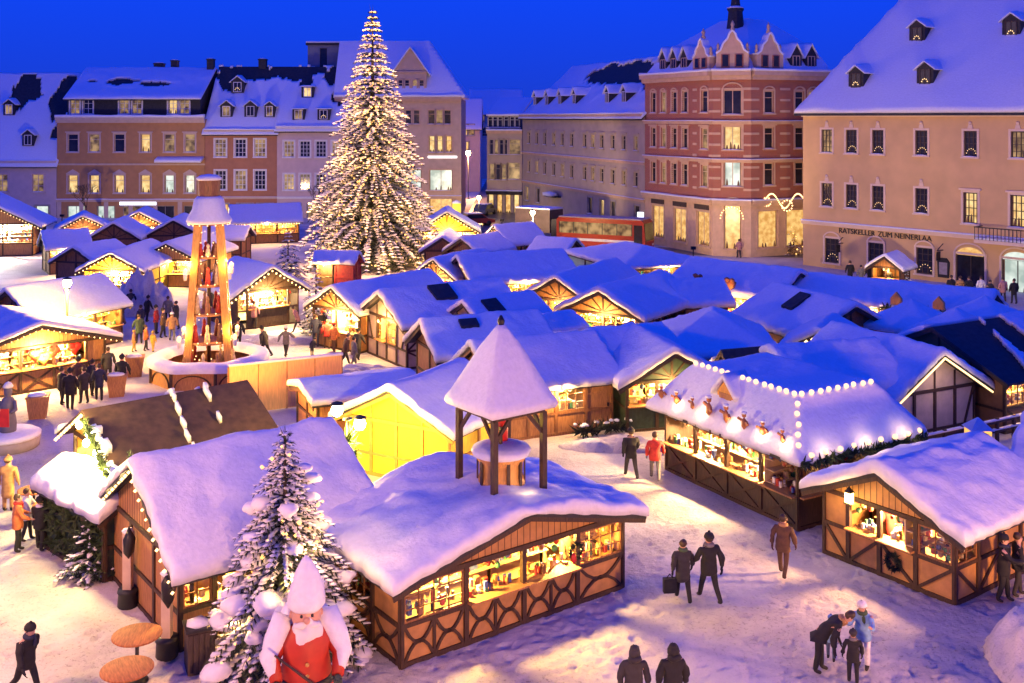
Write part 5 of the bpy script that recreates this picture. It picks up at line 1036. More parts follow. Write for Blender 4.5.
# ------------------------------------------------------------------ pyramid
def pyramid():
    b = G(209, 378); b = Vector((b.x, b.y, 0)); t = thing('christmas_pyramid', 'tall wooden Christmas pyramid tower with lit tiers and a snowy cap', 'pyramid tower', b, R(12))
    for sx in (-1, 1):
        for sy in (-1, 1):
            m = MB(); m.beam((sx*1.02, sy*.9, .3), (sx*.52, sy*.46, 7.7), .34, .32)
            m.beam((sx*1.02, sy*.9, .0), (sx*1.02, sy*.9, .35), .34, .34); obj('leg', m, GOLDW, t)
    for z, r in ((.55, 1.5), (1.9, 1.15), (3.3, 1.0), (4.7, .85), (6.1, .72)):
        m = MB(); m.lathe([(r*.9, z-.08), (r, z-.05), (r, z+.04), (r*.9, z+.06)], (0,0,0), 24); tier = obj('tier', m, BOARD2, t); rng = random.Random(int(z*10)); 
        k = 9 if z > 1 else 11
        for q in range(k):
            a = q/k*6.283+z; x, y = r*.78*math.cos(a), r*.78*math.sin(a); f = MB(); h = .85 if z < 5 else .6
            f.lathe([(.15, z+.06), (.11, z+.06+h*.5), (.06, z+.06+h*.68), (.09, z+.06+h*.82), (.07, z+.06+h*.95), (.01, z+.06+h*1.05)], (x, y, 0), 8, q % 3); obj('carved_figure', f, [GOODS[0], GOODS[7], GOODS[3]], tier)
    m = MB(); m.tube([(0,0,.3), (0,0,9)], .09, 8); obj('spindle', m, TIMBER, t)
    m = MB(); m.lathe([(1.0, 7.7), (.98, 7.8), (.58, 8.9), (.55, 9.0)], (0,0,0), 8, 0, False); roof = obj('roof', m, BOARD, t)
    m = MB(); m.lathe([(1.04, 7.76), (1.12, 7.86), (1.05, 8.02), (.82, 8.45), (.72, 8.95), (.56, 9.1)], (0,0,0), 16); obj('roof_snow', m, SNOW, roof)
    m = MB(); m.lathe([(.52, 8.95), (.56, 9.9), (.5, 9.95)], (0,0,0), 10, 0, False); c = obj('cap', m, BOARD, t); m = MB(); m.lathe([(.6, 9.9), (.62, 10.02), (.4, 10.15), (.02, 10.2)], (0,0,0), 12); obj('cap_snow', m, SNOW, c)
    for z, r in ((5.35, 1.05), (2.1, 1.32)):
        for sx in (-1, 1):
            for sy in (-1, 1):
                m = MB(); m.lathe([(.07, -.3), (.10, -.05), (.10, .0)], (0,0,0), 8); x, y = sx*r, sy*r*.9
                o = obj('lamp_holder', m, WHITE, t, Matrix.Translation((x, y, z))); q = MB(); q.blob((0, 0, .14), (.12, .12, .17), 0, 0); obj('lamp_globe', q, BULBBIG, o)
                lamp('pyramid_lamp', (x*.88, y*.88, z+.42), 150, (1, .48, .10), .05, t)
    m = MB()
    for k in range(60):
        q = (k % 15)/15; s = [(1,1),(1,-1),(-1,1),(-1,-1)][k//15]; m.octa((s[0]*(1.02-.44*q)*1.12, s[1]*(.9-.4*q)*1.14, .4+7.2*q), .045)
    for z, r_ in ((.62, 1.5), (1.97, 1.16), (3.37, 1.01), (4.77, .86), (6.17, .73), (7.7, 1.0)):
        for q in range(16): a = q/16*6.283; m.octa((r_*math.cos(a), r_*math.sin(a), z), .04)
    for q in range(4):
        for k in range(14): a = q*1.571+.785+.25*math.sin(k*.9); rr = 1.05-.05*k; m.octa((rr*math.cos(a), rr*math.sin(a), .8+.5*k), .035)
    obj('light_string', m, BULB, t)['kind'] = 'stuff'
    # ring parapet
    t2 = thing('ring_parapet', 'octagonal wooden parapet with a thick snow rim around the pyramid foot', 'parapet', b+Vector((0,0,0)), R(22))
    m = MB(); n = 8
    for k in range(n):
        a0, a1 = k*math.pi/4, (k+1)*math.pi/4; A = Vector((2.75*math.cos(a0), 2.75*math.sin(a0), 0)); B = Vector((2.75*math.cos(a1), 2.75*math.sin(a1), 0)); N = (A+B).normalized()
        w = MB(); w.poly([A, B, B+Vector((0,0,.85)), A+Vector((0,0,.85))], -.08, N); 
        pn = obj('panel', w, BOARD2, t2); f = MB(); u = (B-A).normalized(); L = (B-A).length; last = None
        for q in range(11): aa = math.pi*q/10; p = (A+B)/2+u*(-.6*L*.7*math.cos(aa))+Vector((0,0,.12+.6*math.sin(aa)))+N*.02; (f.beam(last, p, .05, .09, N) if last is not None else None); last = p
        f.beam(A+N*.02, A+N*.02+Vector((0,0,.85)), .14, .1, N); obj('arch_brace', f, TIMBER, pn)
    vs = []; fs = []; pr = [(2.95, .86), (3.0, 1.0), (2.9, 1.2), (2.6, 1.32), (2.2, 1.25), (2.0, .95)]; n = 40
    for r_, z in pr:
        for k in range(n): a = 6.283*k/n; w = 1+.03*nz(math.cos(a)*3, math.sin(a)*3, z); q = 1-.03*(1-abs(math.cos(4*a))); vs.append((r_*w*q*math.cos(a), r_*w*q*math.sin(a), z+.06*nz(math.cos(a)*2, math.sin(a)*2)))
    for i in range(len(pr)-1):
        for k in range(n): fs.append((i*n+k, i*n+(k+1)%n, (i+1)*n+(k+1)%n, (i+1)*n+k))
    m = MB(); m.add(vs, fs, 0, True); obj('snow_rim', m, SNOW, t2)
pyramid()

# ------------------------------------------------------------------ lanterns and flood lamps
def street_lamp(label, x, y, z, power, name='street_lamp', col=(1, .68, .24), n=1, r=.22, soft=.07):
    t = thing(name, label, 'street lamp', (x, y, 0)); m = MB(); m.tube([(0,0,0), (0,0,.5), (0,0,z-.35)], [.10, .06, .05], 8); m.lathe([(.04, z-.36), (.16, z-.3), (.16, z-.26)], (0,0,0), 10); obj('post', m, METAL, t)
    for k in range(n):
        dx = 0 if n == 1 else (-.35 if k == 0 else .4); dz = 0 if k == 0 else -.45
        g = MB(); g.blob((dx, 0, z+dz), (r, r, r*1.1), 0, 0, sub=2); obj('lamp_globe', g, FLOODM, t)
        m = MB(); m.lathe([(r*1.15, z+dz+r*.95), (r*.9, z+dz+r*1.2), (.03, z+dz+r*1.5)], (dx, 0, 0), 10); obj('lamp_cap', m, METAL, t)
        lamp('street_lamp_light', (dx, -.12, z+dz-r*1.25-soft), power/n, col, soft, t)
    return t
street_lamp('blazing street lantern standing over the flood lit snow roof at left', -23.3, 55.0, 4.35, 5200, col=(1, .55, .06))
l2 = street_lamp('blazing twin lantern on a post wrapped in fir, beside the yellow hut', -5.40, 34.5, 3.4, 3800, n=2, r=.2, col=(1, .62, .08))
m = MB(); garland(m, [(0,0,.2), (0,0,2.5)], .42, 130); obj('fir_wrap', m, NEEDLE2, l2)
street_lamp('starry street lantern standing before the long beige building', 1.9, 96.5, 4.3, 3500)
street_lamp('orange street lantern deep in the side street', -7.0, 168, 7.4, 14000, col=(1, .45, .12), r=.4)
street_lamp('street lantern low at the mouth of the side street', -4.2, 133, 2.9, 700, r=.25)
t = thing('wall_lamp', 'white box lamp glowing at the corner of the brick building', 'lamp', G(640.5, 247)); m = MB(); m.tube([(0,0,0), (0,0,2.9)], .05, 6); obj('post', m, METAL, t); m = MB(); m.box(-.3, .3, -.25, .25, 2.9, 3.5); obj('lamp_box', m, TUBE, t)
t = thing('advertising_pillar', 'bright yellow lit pillar at the corner below the lit shop', 'pillar', (-6.75, 128, 0)); m = MB(); m.lathe([(.5, .3), (.5, 2.6)], (0,0,0), 16); obj('shaft', m, lamp_mat('yellow_glow', (1, .75, .05), 1.1), t); m = MB(); m.lathe([(.55, 0), (.55, .3)], (0,0,0), 16); m.lathe([(.6, 2.6), (.5, 2.8), (.05, 3.0)], (0,0,0), 16, 1); obj('cap', m, [METAL, SNOW], t)
p = P(978, 464); t = thing('lantern_house', 'small yellow lit lantern house on a post behind the ochre stall', 'lantern', (p.x, p.y, 0)); m = MB(); m.box(-.08, .08, -.08, .08, 0, .5); m.box(-.42, .42, -.42, .42, .5, .58); m.lathe([(.62, 1.35), (.04, 1.75)], (0,0,0), 4, 1, False, R(45)); m.lathe([(.3, .8), (.3, 1.2), (.1, 1.3)], (.0, -.3, 0), 6, 0); obj('housing', m, [DARKB, SNOW], t); m = MB(); m.box(-.36, .36, -.36, .36, .585, 1.3); obj('lantern_glass', m, lamp_mat('amber_glow', (1, .5, .1), 1.3), t)

for x, y, z, l in ((-14.5, 20.5, 8.5, 'added tall fill lantern out of view beyond the left edge'), (1.5, 10.5, 4.2, 'added fill lantern out of view below the viewpoint'), (16.8, 20.0, 2.9, 'added low fill lantern out of view beyond the right edge')): street_lamp(l, x, y, z, 5600 if z > 6 else (8500 if z > 3 else 6500), col=(1, .45, .16), soft=.5)  # lanterns added outside the frame to warm the foreground snow and front roofs
def facade_fill(x, y, z, aim, power, label, spot=70):  # fixture added out of sight behind the roofs to brighten a house front
    t = thing('facade_fill_light', label, 'floodlight', (x, y, 0)); m = MB(); m.tube([(0,0,0), (0,0,z-.1)], .05, 6); obj('post', m, METAL, t); m = MB(); m.box(-.2, .2, -.12, .12, z-.12, z+.12); obj('housing', m, METAL, t)
    lamp('facade_fill_lamp', (x, y+.16, z+.05), power*.92, (1, .66, .32), .2, None, R(spot), aim)
street_lamp('orange work lantern in the yard before the board fence', -10.9, 42.3, 2.0, 3200, col=(1, .40, .05), r=.14)
def light_cascade():
    A, B = P(84, 420, 3.1), P(108, 478, 2.7); t = thing('light_garland', 'dazzling garland of lights hanging down the annex gable end', 'light garland', A); m = MB(); garland(m, [Vector((0,0,0)), B-A], .2, 50); obj('fir_boughs', m, NEEDLE2, t); me = MB(); me.blob((0,0,0), (.11,.11,.13), 0, 0, sub=2); me = me.mesh('bulb', FLOODM)
    for k in range(7): q = (B-A)*(k/6)+Vector((-.1+.2*(k%2), -.15, -.12)); obj('bulb', me, None, t, Matrix.Translation(q))
    for k in (.1, .55, 1.0): q = (B-A)*k+Vector((-.45, -.5, .25)); lamp('garland_lamp', q, 1100, (1, .68, .22), .15, t)
light_cascade()
facade_fill(17.5, 71, 2.6, (27, 90, 8), 3600, 'added unseen floodlight on a post aimed at the left half of the town hall'); facade_fill(24.5, 62.5, 2.5, (34, 83, 8), 8500, 'added unseen floodlight on a post aimed at the right half of the town hall', 80)
facade_fill(14.5, 84, 2.6, (20, 99, 9), 6500, 'added unseen floodlight on a post aimed at the brick building', 85); facade_fill(-1, 105, 2.8, (8, 125, 7), 7500, 'added unseen floodlight on a post aimed at the long beige building', 80)
facade_fill(-48, 112, 2.6, (-50, 136, 7), 7000, 'added unseen floodlight on a post aimed at the brown house', 95); facade_fill(-31, 116, 2.6, (-31, 136, 7), 6000, 'added unseen floodlight on a post aimed at the reddish house', 95); facade_fill(-9, 118, 2.6, (-11, 140, 9), 7000, 'added unseen floodlight on a post aimed at the sandy corner house', 80)
# ------------------------------------------------------------------ furniture
def tall_table(px, py, label, z=1.1, r=.56):
    p = P(px, py, z); t = thing('standing_table', label, 'table', (p.x, p.y, 0), random.random()*3, 'round standing tables'); m = MB(); m.lathe([(r*.96, z-.05), (r, z-.03), (r, z-.005), (r*.97, z)], (0,0,0), 28); obj('tabletop', m, TABLE, t)
    m = MB(); m.tube([(0,0,.05), (0,0,z-.05)], .045, 8); obj('leg', m, METAL, t); m = MB(); m.lathe([(.26, 0), (.26, .04), (.06, .07)], (0,0,0), 16); obj('base', m, METAL, t)
    return t
tall_table(137, 634, 'round wooden standing table in front of the black pots, upper of two')
tall_table(127, 668, 'round wooden standing table nearest the bottom edge'); tall_table(34, 489, 'round standing table by the orange jacketed visitor, farther of two', r=.5); tall_table(50, 503, 'round standing table behind the small dark coated visitor', r=.5)
for px, py, l in ((128, 607, 'pale wooden post in a black pot, nearer the fir bush'), (167, 657, 'pale wooden post in a black pot behind the round tables')):
    b = G(px, py); t = thing('post_in_pot', l, 'post', b, 0, 'pale posts in black pots'); m = MB(); m.lathe([(.24, 0), (.27, .05), (.25, .38), (.28, .42), (.26, .5)], (0,0,0), 14); obj('pot', m, BLACK, t)
    m = MB(); m.box(-.11, .11, -.11, .11, .3, 2.0); obj('post', m, CREAM, t); m = MB(); m.blob((.06, -.1, 1.65), (.17, .13, .42), 0, .25, px); obj('sleeve', m, BLACK, t)
    m = MB(); m.blob((0, 0, 2.02), (.17, .17, .09), 0, .1); obj('snow_cap', m, SNOW, t)
b = G(199, 668); t = thing('waste_bin', 'dark square wooden bin with a snow lid between tavern and snowy fir', 'bin', b, R(25)); m = MB(); m.box(-.3, .3, -.3, .3, 0, 1.0); 
for k in range(5): m.box(-.3+.13*k, -.3+.13*k+.1, -.33, -.304, .03, .95)
obj('body', m, DARKB, t); m = MB(); m.box(-.34, .34, -.34, .34, 1.0, 1.05); o = obj('lid', m, METAL, t); m = MB(); m.blob((0,0,1.07), (.32, .32, .09), 0, .15); obj('snow_cap', m, SNOW, o)
for px, py, l in ((38, 418, 'tapered wooden planter left of the dark group of visitors'), (117, 396, 'tapered wooden planter partly behind the dark group of visitors'), (135, 376, 'tapered wooden planter with snow beside the pyramid parapet')):
    b = G(px, py); t = thing('planter', l, 'planter', b, .3, 'tapered wooden planters'); m = MB(); m.lathe([(.45, 0), (.62, .95), (.66, .95), (.66, 1.0)], (0,0,0), 4, 0, False, R(45)); obj('body', m, BOARD2, t); m = MB(); m.blob((0, 0, 1.0), (.45, .45, .1), 0, .15); obj('snow', m, SNOW, t)
def glow_fence():
    A, B = G(229, 416), G(342, 402); d = (B-A); L = d.length; t = thing('board_fence', 'tall orange lit board fence of four panels with a snowy top edge', 'fence', A, math.atan2(d.y, d.x)); n = 4
    m = MB(); garl = MB()
    for k in range(n):
        q = MB(); q.box(L*k/n+.02, L*(k+1)/n-.02, -.04, .04, .05, 2.15); obj('panel', q, mat('pale_fence_boards', (.74, .44, .17), .65, .15, 4, .1, stretch=(5, 5, .6)), t)
    for k in range(n+1): q = MB(); q.box(L*k/n-.05, L*k/n+.05, .045, .13, 0, 2.1); obj('post', q, BOARD, t)
    s = MB(); s.hfield(edges(-.03, L+.03, 18, (0, .05)), [-.09, -.06, 0, .06, .15], lambda x, y: 2.2+.07*(1-(y/.13)**2)+.03*nz(x*2, y), lambda x, y: 2.155); obj('snow_edge', s, SNOW, t)
glow_fence()
def rail_fence(a, b, label, n, h=.95):
    d = b-a; L = d.length; t = thing('rail_fence', label, 'fence', a, math.atan2(d.y, d.x))
    for k in range(n+1): m = MB(); x = L*k/n; m.box(x-.06, x+.06, -.06, .06, 0, h+.05); obj('post', m, TIMBER, t)
    for z in (h-.1, h*.5):
        m = MB(); m.box(0, L, -.035, .035, z-.05, z+.05); o = obj('rail', m, TIMBER, t); s = MB(); s.hfield(edges(0, L, 14, (0, .05)), [-.07, -.04, .04, .07], lambda x, y: z+.11+.03*nz(x*1.5, z), lambda x, y: z+.055); obj('rail_snow', s, SNOW, o)
rail_fence(P(888, 441, .95), P(1030, 411, .95), 'snow topped rail fence in front of the outlined half timbered hut', 8) if False else None
_a, _b = P(888, 443, .95), P(1030, 412, .95); _a.z = _b.z = 0; rail_fence(_a, _b, 'snow topped rail fence in front of the outlined half timbered hut', 8)
def hedge(pts, label, r=.35):
    t = thing('low_hedge', label, 'hedge', pts[0]); m = MB(); o = pts[0]; q = [p-o+Vector((0,0,.28)) for p in pts]; garland(m, q, r, 46); obj('foliage', m, NEEDLE, t); s = MB(); rng = random.Random(3)
    for a, b in zip(q, q[1:]):
        for k in range(int((b-a).length*5)): p = a.lerp(b, rng.random()); s.blob(p+Vector((rng.uniform(-.2,.2), rng.uniform(-.2,.2), .25)), (rng.uniform(.06,.16), rng.uniform(.06,.14), .06), 0, .3, k)
    obj('snow', s, SNOWS, t)
hedge([G(578, 439), G(612, 434), G(628, 432)], 'low snow dusted hedge along the foot of the honey door hut')
def snow_mound(label, c, rx, ry, h, seed, name='snow_pile'):
    m = MB(); n = 44; xs = [-rx+2*rx*i/n for i in range(n+1)]; ys = [-ry+2*ry*i/n for i in range(n+1)]
    def z(x, y):
        d = max(0, 1-(x/rx)**2-(y/ry)**2); return max(.0, h*d**.7*(1+.55*nz(x*1.3+seed, y*1.3)+.35*nz(x*3.1, y*3.1, seed)+.2*nz(x*7, y*7, seed)))
    m.hfield(xs, ys, z, lambda x, y: -.05, mask=lambda x, y: (x/rx)**2+(y/ry)**2 < 1); o = obj(name, m, GROUND, None, Matrix.Translation((c.x, c.y, 0))); return tag(o, label, 'snow pile')
snow_mound('lumpy shovelled snow pile at the bottom right corner', Vector((13.3, 24.4, 0)), 2.0, 2.6, 1.2, 2)
snow_mound('low shovelled snow bank beside the red jacketed pair', G(618, 447), 2.4, .9, .32, 5)
snow_mound('low snow bank below the timbered hut with the arched picture', G(362, 372), 2.2, .8, .3, 6)
snow_mound('long snow bank across the middle of the skating square', G(268, 342), 3.5, .8, .35, 7)
snow_mound('tall purple snow heap behind the red jacketed children', G(142, 312), 2.2, 2.0, 2.1, 9)
b = G(8, 447); t = thing('round_plinth', 'round snow covered stone plinth at the left edge', 'plinth', b); m = MB(); m.lathe([(1.15, 0), (1.2, .35), (1.1, .45)], (0,0,0), 24); obj('base', m, STONE, t); m = MB(); m.lathe([(1.2, .42), (1.22, .52), (1.05, .62), (.02, .68)], (0,0,0), 24); obj('snow_cap', m, SNOW, t)
t = thing('carved_miner', 'small painted carved figure in a red apron on the round plinth', 'carved figure', b+Vector((.05, -.1, .66))); m = MB(); m.lathe([(.3, 0), (.32, .3), (.26, .75), (.3, 1.05), (.2, 1.3), (.1, 1.36), (.15, 1.48), (.15, 1.65), (.1, 1.74)], (0,0,0), 14); m.tube([(.28, -.05, 1.2), (.4, -.2, .9), (.25, -.32, .8)], .075, 8); m.tube([(-.28, -.05, 1.2), (-.4, -.2, .9), (-.25, -.32, .8)], .075, 8); obj('body', m, mat('carved_blue_grey', (.13, .12, .16)), t); m = MB(); m.poly([(-.2, -.34, .25), (.2, -.34, .25), (.17, -.31, .95), (-.17, -.31, .95)], .03, (0, 1, 0)); obj('apron', m, RED, t); m = MB(); m.lathe([(.18, 1.72), (.2, 1.76), (.12, 1.9), (.02, 1.95)], (0,0,0), 12); obj('hat', m, WHITE, t)

# hearts hung in the heart stall
hr = HUTS['heart stall']
for x, z, c, l in ((-.1, 1.72, RED, 'red heart ornament hanging left in the heart stall opening'), (.75, 1.75, RED, 'red heart ornament hanging in the middle of the heart stall opening'), (1.75, 1.78, RED, 'bright red heart ornament hanging rightmost in the heart stall opening'), (.3, 1.5, GOODS[1], 'golden heart ornament hanging between red ones in the heart stall')):
    m = MB(); m.blob((-.13, 0, .1), (.2, .11, .2), 0, 0, sub=2); m.blob((.13, 0, .1), (.2, .11, .2), 0, 0, sub=2); m.lathe([(.01, -.33), (.18, -.1), (.29, .04)], (0,0,0), 12); m.beam((0,0,.2), (0,0,.5), .02, .02)
    M_ = Matrix.Translation(hr.location) @ Matrix.Rotation(hr.rotation_euler.z, 4, 'Z') @ Matrix.Translation((x, -2.3, z)) @ Matrix.Diagonal((1, .6, 1, 1)); o = obj('hanging_heart', m, c, None, M_); tag(o, l, 'ornament', 'heart ornaments')

# ------------------------------------------------------------------ vehicles
def wheel(par, x, y, r=.48):
    m = MB(); m.lathe([(r*.55, -.14), (r, -.12), (r, .12), (r*.55, .14)], (0,0,0), 18); o = obj('wheel', m, BLACK, par, Matrix.Translation((x, y, r)) @ Matrix.Rotation(R(90), 4, 'X')); q = MB(); q.lathe([(r*.5, -.15), (r*.5, .15)], (0,0,0), 12); obj('rim', q, METAL, o)
def bus():
    A, B = Vector((5.2, 104.5, 0)), Vector((12.9, 100.5, 0)); d = (B-A); L = 9.2; t = thing('bus', 'red coach with a dark front windscreen parked behind the blue roofs', 'bus', (A+B)/2, math.atan2(d.y, d.x))
    m = MB(); w = 1.25; pr = [(-L/2, .45), (L/2, .45), (L/2+.05, 1.2), (L/2-.12, 3.0), (L/2-.35, 3.25), (-L/2+.2, 3.25), (-L/2, 3.05)]; m.poly([(x, -w, z) for x, z in pr], 2*w, (0, 1, 0)); obj('body', m, mat('red_bus_paint', (.36, .03, .012), .3, .06, 3), t)
    m = MB(); m.box(-L/2+.3, L/2-1.3, -w-.012, -w-.003, 1.75, 2.85); o = obj('side_window', m, PANE_WARM, t)
    for k in range(6): q = MB(); x = -L/2+.3+k*(L-1.6)/5; q.box(x-.04, x+.04, -w-.03, -w-.014, 1.75, 2.85); obj('pillar', q, BLACK, o)
    q = MB(); q.box(-L/2+.1, L/2-.3, -w-.01, -w-.003, 1.05, 1.3); obj('side_stripe', q, WHITE, t); m = MB(); m.poly([(L/2+.035, -w+.1, 1.3), (L/2+.035, w-.1, 1.3), (L/2-.09, w-.1, 2.95), (L/2-.09, -w+.1, 2.95)], .02, (1, 0, .05)); obj('windscreen', m, PANE_DARK, t)
    m = MB(); m.box(L/2-1.1, L/2-.25, -w-.012, -w-.003, .5, 2.8); obj('door', m, PANE_DARK, t)
    for s in (-1, 1): m = MB(); m.box(L/2+.03, L/2+.06, s*.85-.15, s*.85+.15, .75, .95); obj('headlight', m, WHITE, t)
    for x in (-L/2+2, L/2-2.2):
        for y in (-w+.12, w-.12): wheel(t, x, y)
    s = MB(); s.hfield(edges(-L/2+.2, L/2-.35, 12), edges(-w+.05, w-.05, 5), lambda x, y: 3.36+.03*nz(x, y), lambda x, y: 3.255); obj('roof_snow', s, mat('thin_dirty_snow', (.45, .35, .33)), t)
bus()
def car(x, y, rz, label, paint, L=4.2, h=1.45, w=.86):
    t = thing('parked_car', label, 'car', (x, y, 0), rz); m = MB(); pr = [(-L/2, .35), (L/2, .35), (L/2, .75), (L/2-.9, .9), (L/2-1.6, h), (-L/2+.8, h), (-L/2+.1, .95)]; m.poly([(a, -w, b) for a, b in pr], 2*w, (0, 1, 0)); obj('body', m, paint, t)
    m = MB(); m.poly([(L/2-1.0, -w-.004, .93), (L/2-1.65, -w-.004, h-.08), (-L/2+.85, -w-.004, h-.08), (-L/2+.35, -w-.004, .93)], -.01, (0, 1, 0)); obj('side_window', m, PANE_DARK, t)
    for a in (-L/2+.8, L/2-.8):
        for b in (-w+.1, w-.1): wheel(t, a, b, .32)
    s = MB(); s.hfield(edges(-L/2+.8, L/2-1.6, 4), edges(-w+.05, w-.05, 4), lambda x, y: h+.1, lambda x, y: h+.005); obj('roof_snow', s, SNOW, t)
car(-4.3, 127, .35, 'dark red car parked at the mouth of the side street', mat('dark_red_paint', (.3, .04, .03), .3))
car(-3.6, 141, 1.2, 'dark grey car standing deeper in the side street', mat('grey_paint', (.12, .12, .13), .3))
def truck():
    t = thing('box_truck', 'dark box truck with a snowy top beside the starry street lantern', 'truck', (3.6, 112, 0), R(-38)); m = MB(); m.box(-3.2, 1.4, -1.2, 1.2, .9, 3.3); obj('box', m, mat('brown_grey_tarp', (.10, .07, .06), .6, .2, 2), t)
    m = MB(); pr = [(1.5, .5), (3.2, .5), (3.25, 1.3), (2.9, 2.4), (1.5, 2.4)]; m.poly([(a, -1.1, b) for a, b in pr], 2.2, (0, 1, 0)); cab = obj('cab', m, METAL, t); m = MB(); m.poly([(3.24, -.95, 1.4), (3.24, .95, 1.4), (2.94, .95, 2.3), (2.94, -.95, 2.3)], .02, (1, 0, .3)); obj('windscreen', m, PANE_DARK, cab)
    for x in (-2, 2.4):
        for y in (-1.05, 1.05): wheel(t, x, y, .45)
    s = MB(); s.hfield(edges(-3.2, 1.4, 8), edges(-1.2, 1.2, 5), lambda x, y: 3.48+.04*nz(x, y), lambda x, y: 3.305); obj('roof_snow', s, SNOW, t)
truck()

# ------------------------------------------------------------------ people
PEND = []
def skin_mesh(verts, edges_, radii, name, mats, root=0, region=None, parent=None, M=None, sub=1):
    me = bpy.data.meshes.new(name); me.from_pydata(verts, edges_, []); sk = me.skin_vertices.new() if hasattr(me.skin_vertices, 'new') else None
    o = bpy.data.objects.new(name, me); COL.objects.link(o)
    m = o.modifiers.new('skin', 'SKIN'); m.use_smooth_shade = True; m.branch_smoothing = .4
    dat = me.skin_vertices[0].data
    for i, r in enumerate(radii): dat[i].radius = (r, r) if not isinstance(r, tuple) else r; dat[i].use_root = (i == root)
    s = o.modifiers.new('sub', 'SUBSURF'); s.levels = sub; s.render_levels = sub
    if parent is not None: o.parent = parent
    if M is not None: o.matrix_local = M
    PEND.append((o, mats, region)); return o
def bake_people():
    dg = bpy.context.evaluated_depsgraph_get(); dg.update(); out = []
    for o, mats, region in PEND:
        me = bpy.data.meshes.new_from_object(o.evaluated_get(dg)); out.append(me)
    for (o, mats, region), me in zip(PEND, out):
        o.modifiers.clear(); old = o.data; o.data = me; me.materials.clear()
        for m in mats: me.materials.append(m)
        if region:
            for p in me.polygons: p.material_index = region(p.center); p.use_smooth = True
        else:
            for p in me.polygons: p.material_index = 0; p.use_smooth = True
            sd = len(out)+o.parent.location.x*3; nn = [v.normal.copy() for v in me.vertices]
            for v, n_ in zip(me.vertices, nn): q = v.co; v.co = q+n_*(.022*nz(q.x*6+sd, q.y*6, q.z*9)+.02*nz(q.x*3, q.y*3+sd, q.z*4))
        bpy.data.meshes.remove(old)
    PEND.clear()
def cloth(n, c): return mat('cloth_'+n, c, .85, .22, 9, .1)
CL = dict(black=cloth('black', (.012, .012, .015)), dark=cloth('dark_grey', (.03, .028, .032)), brown=cloth('brown', (.10, .05, .028)), red=cloth('red', (.50, .04, .03)), orange=cloth('orange', (.55, .17, .05)), navy=cloth('navy', (.02, .025, .06)),
          blue=cloth('light_blue', (.20, .36, .62)), jeans=cloth('jeans', (.06, .09, .18)), white=cloth('white', (.72, .70, .70)), yellow=cloth('yellow', (.62, .42, .06)), grey=cloth('grey', (.16, .15, .15)), tan=cloth('tan', (.40, .22, .09)), rose=cloth('rose', (.45, .22, .22)), green=cloth('green', (.05, .09, .05)))
HAIRM = mat('brown_hair', (.05, .028, .015), .6, .3, 12); SHOE = mat('winter_boots', (.02, .016, .014), .6, .3, 8)
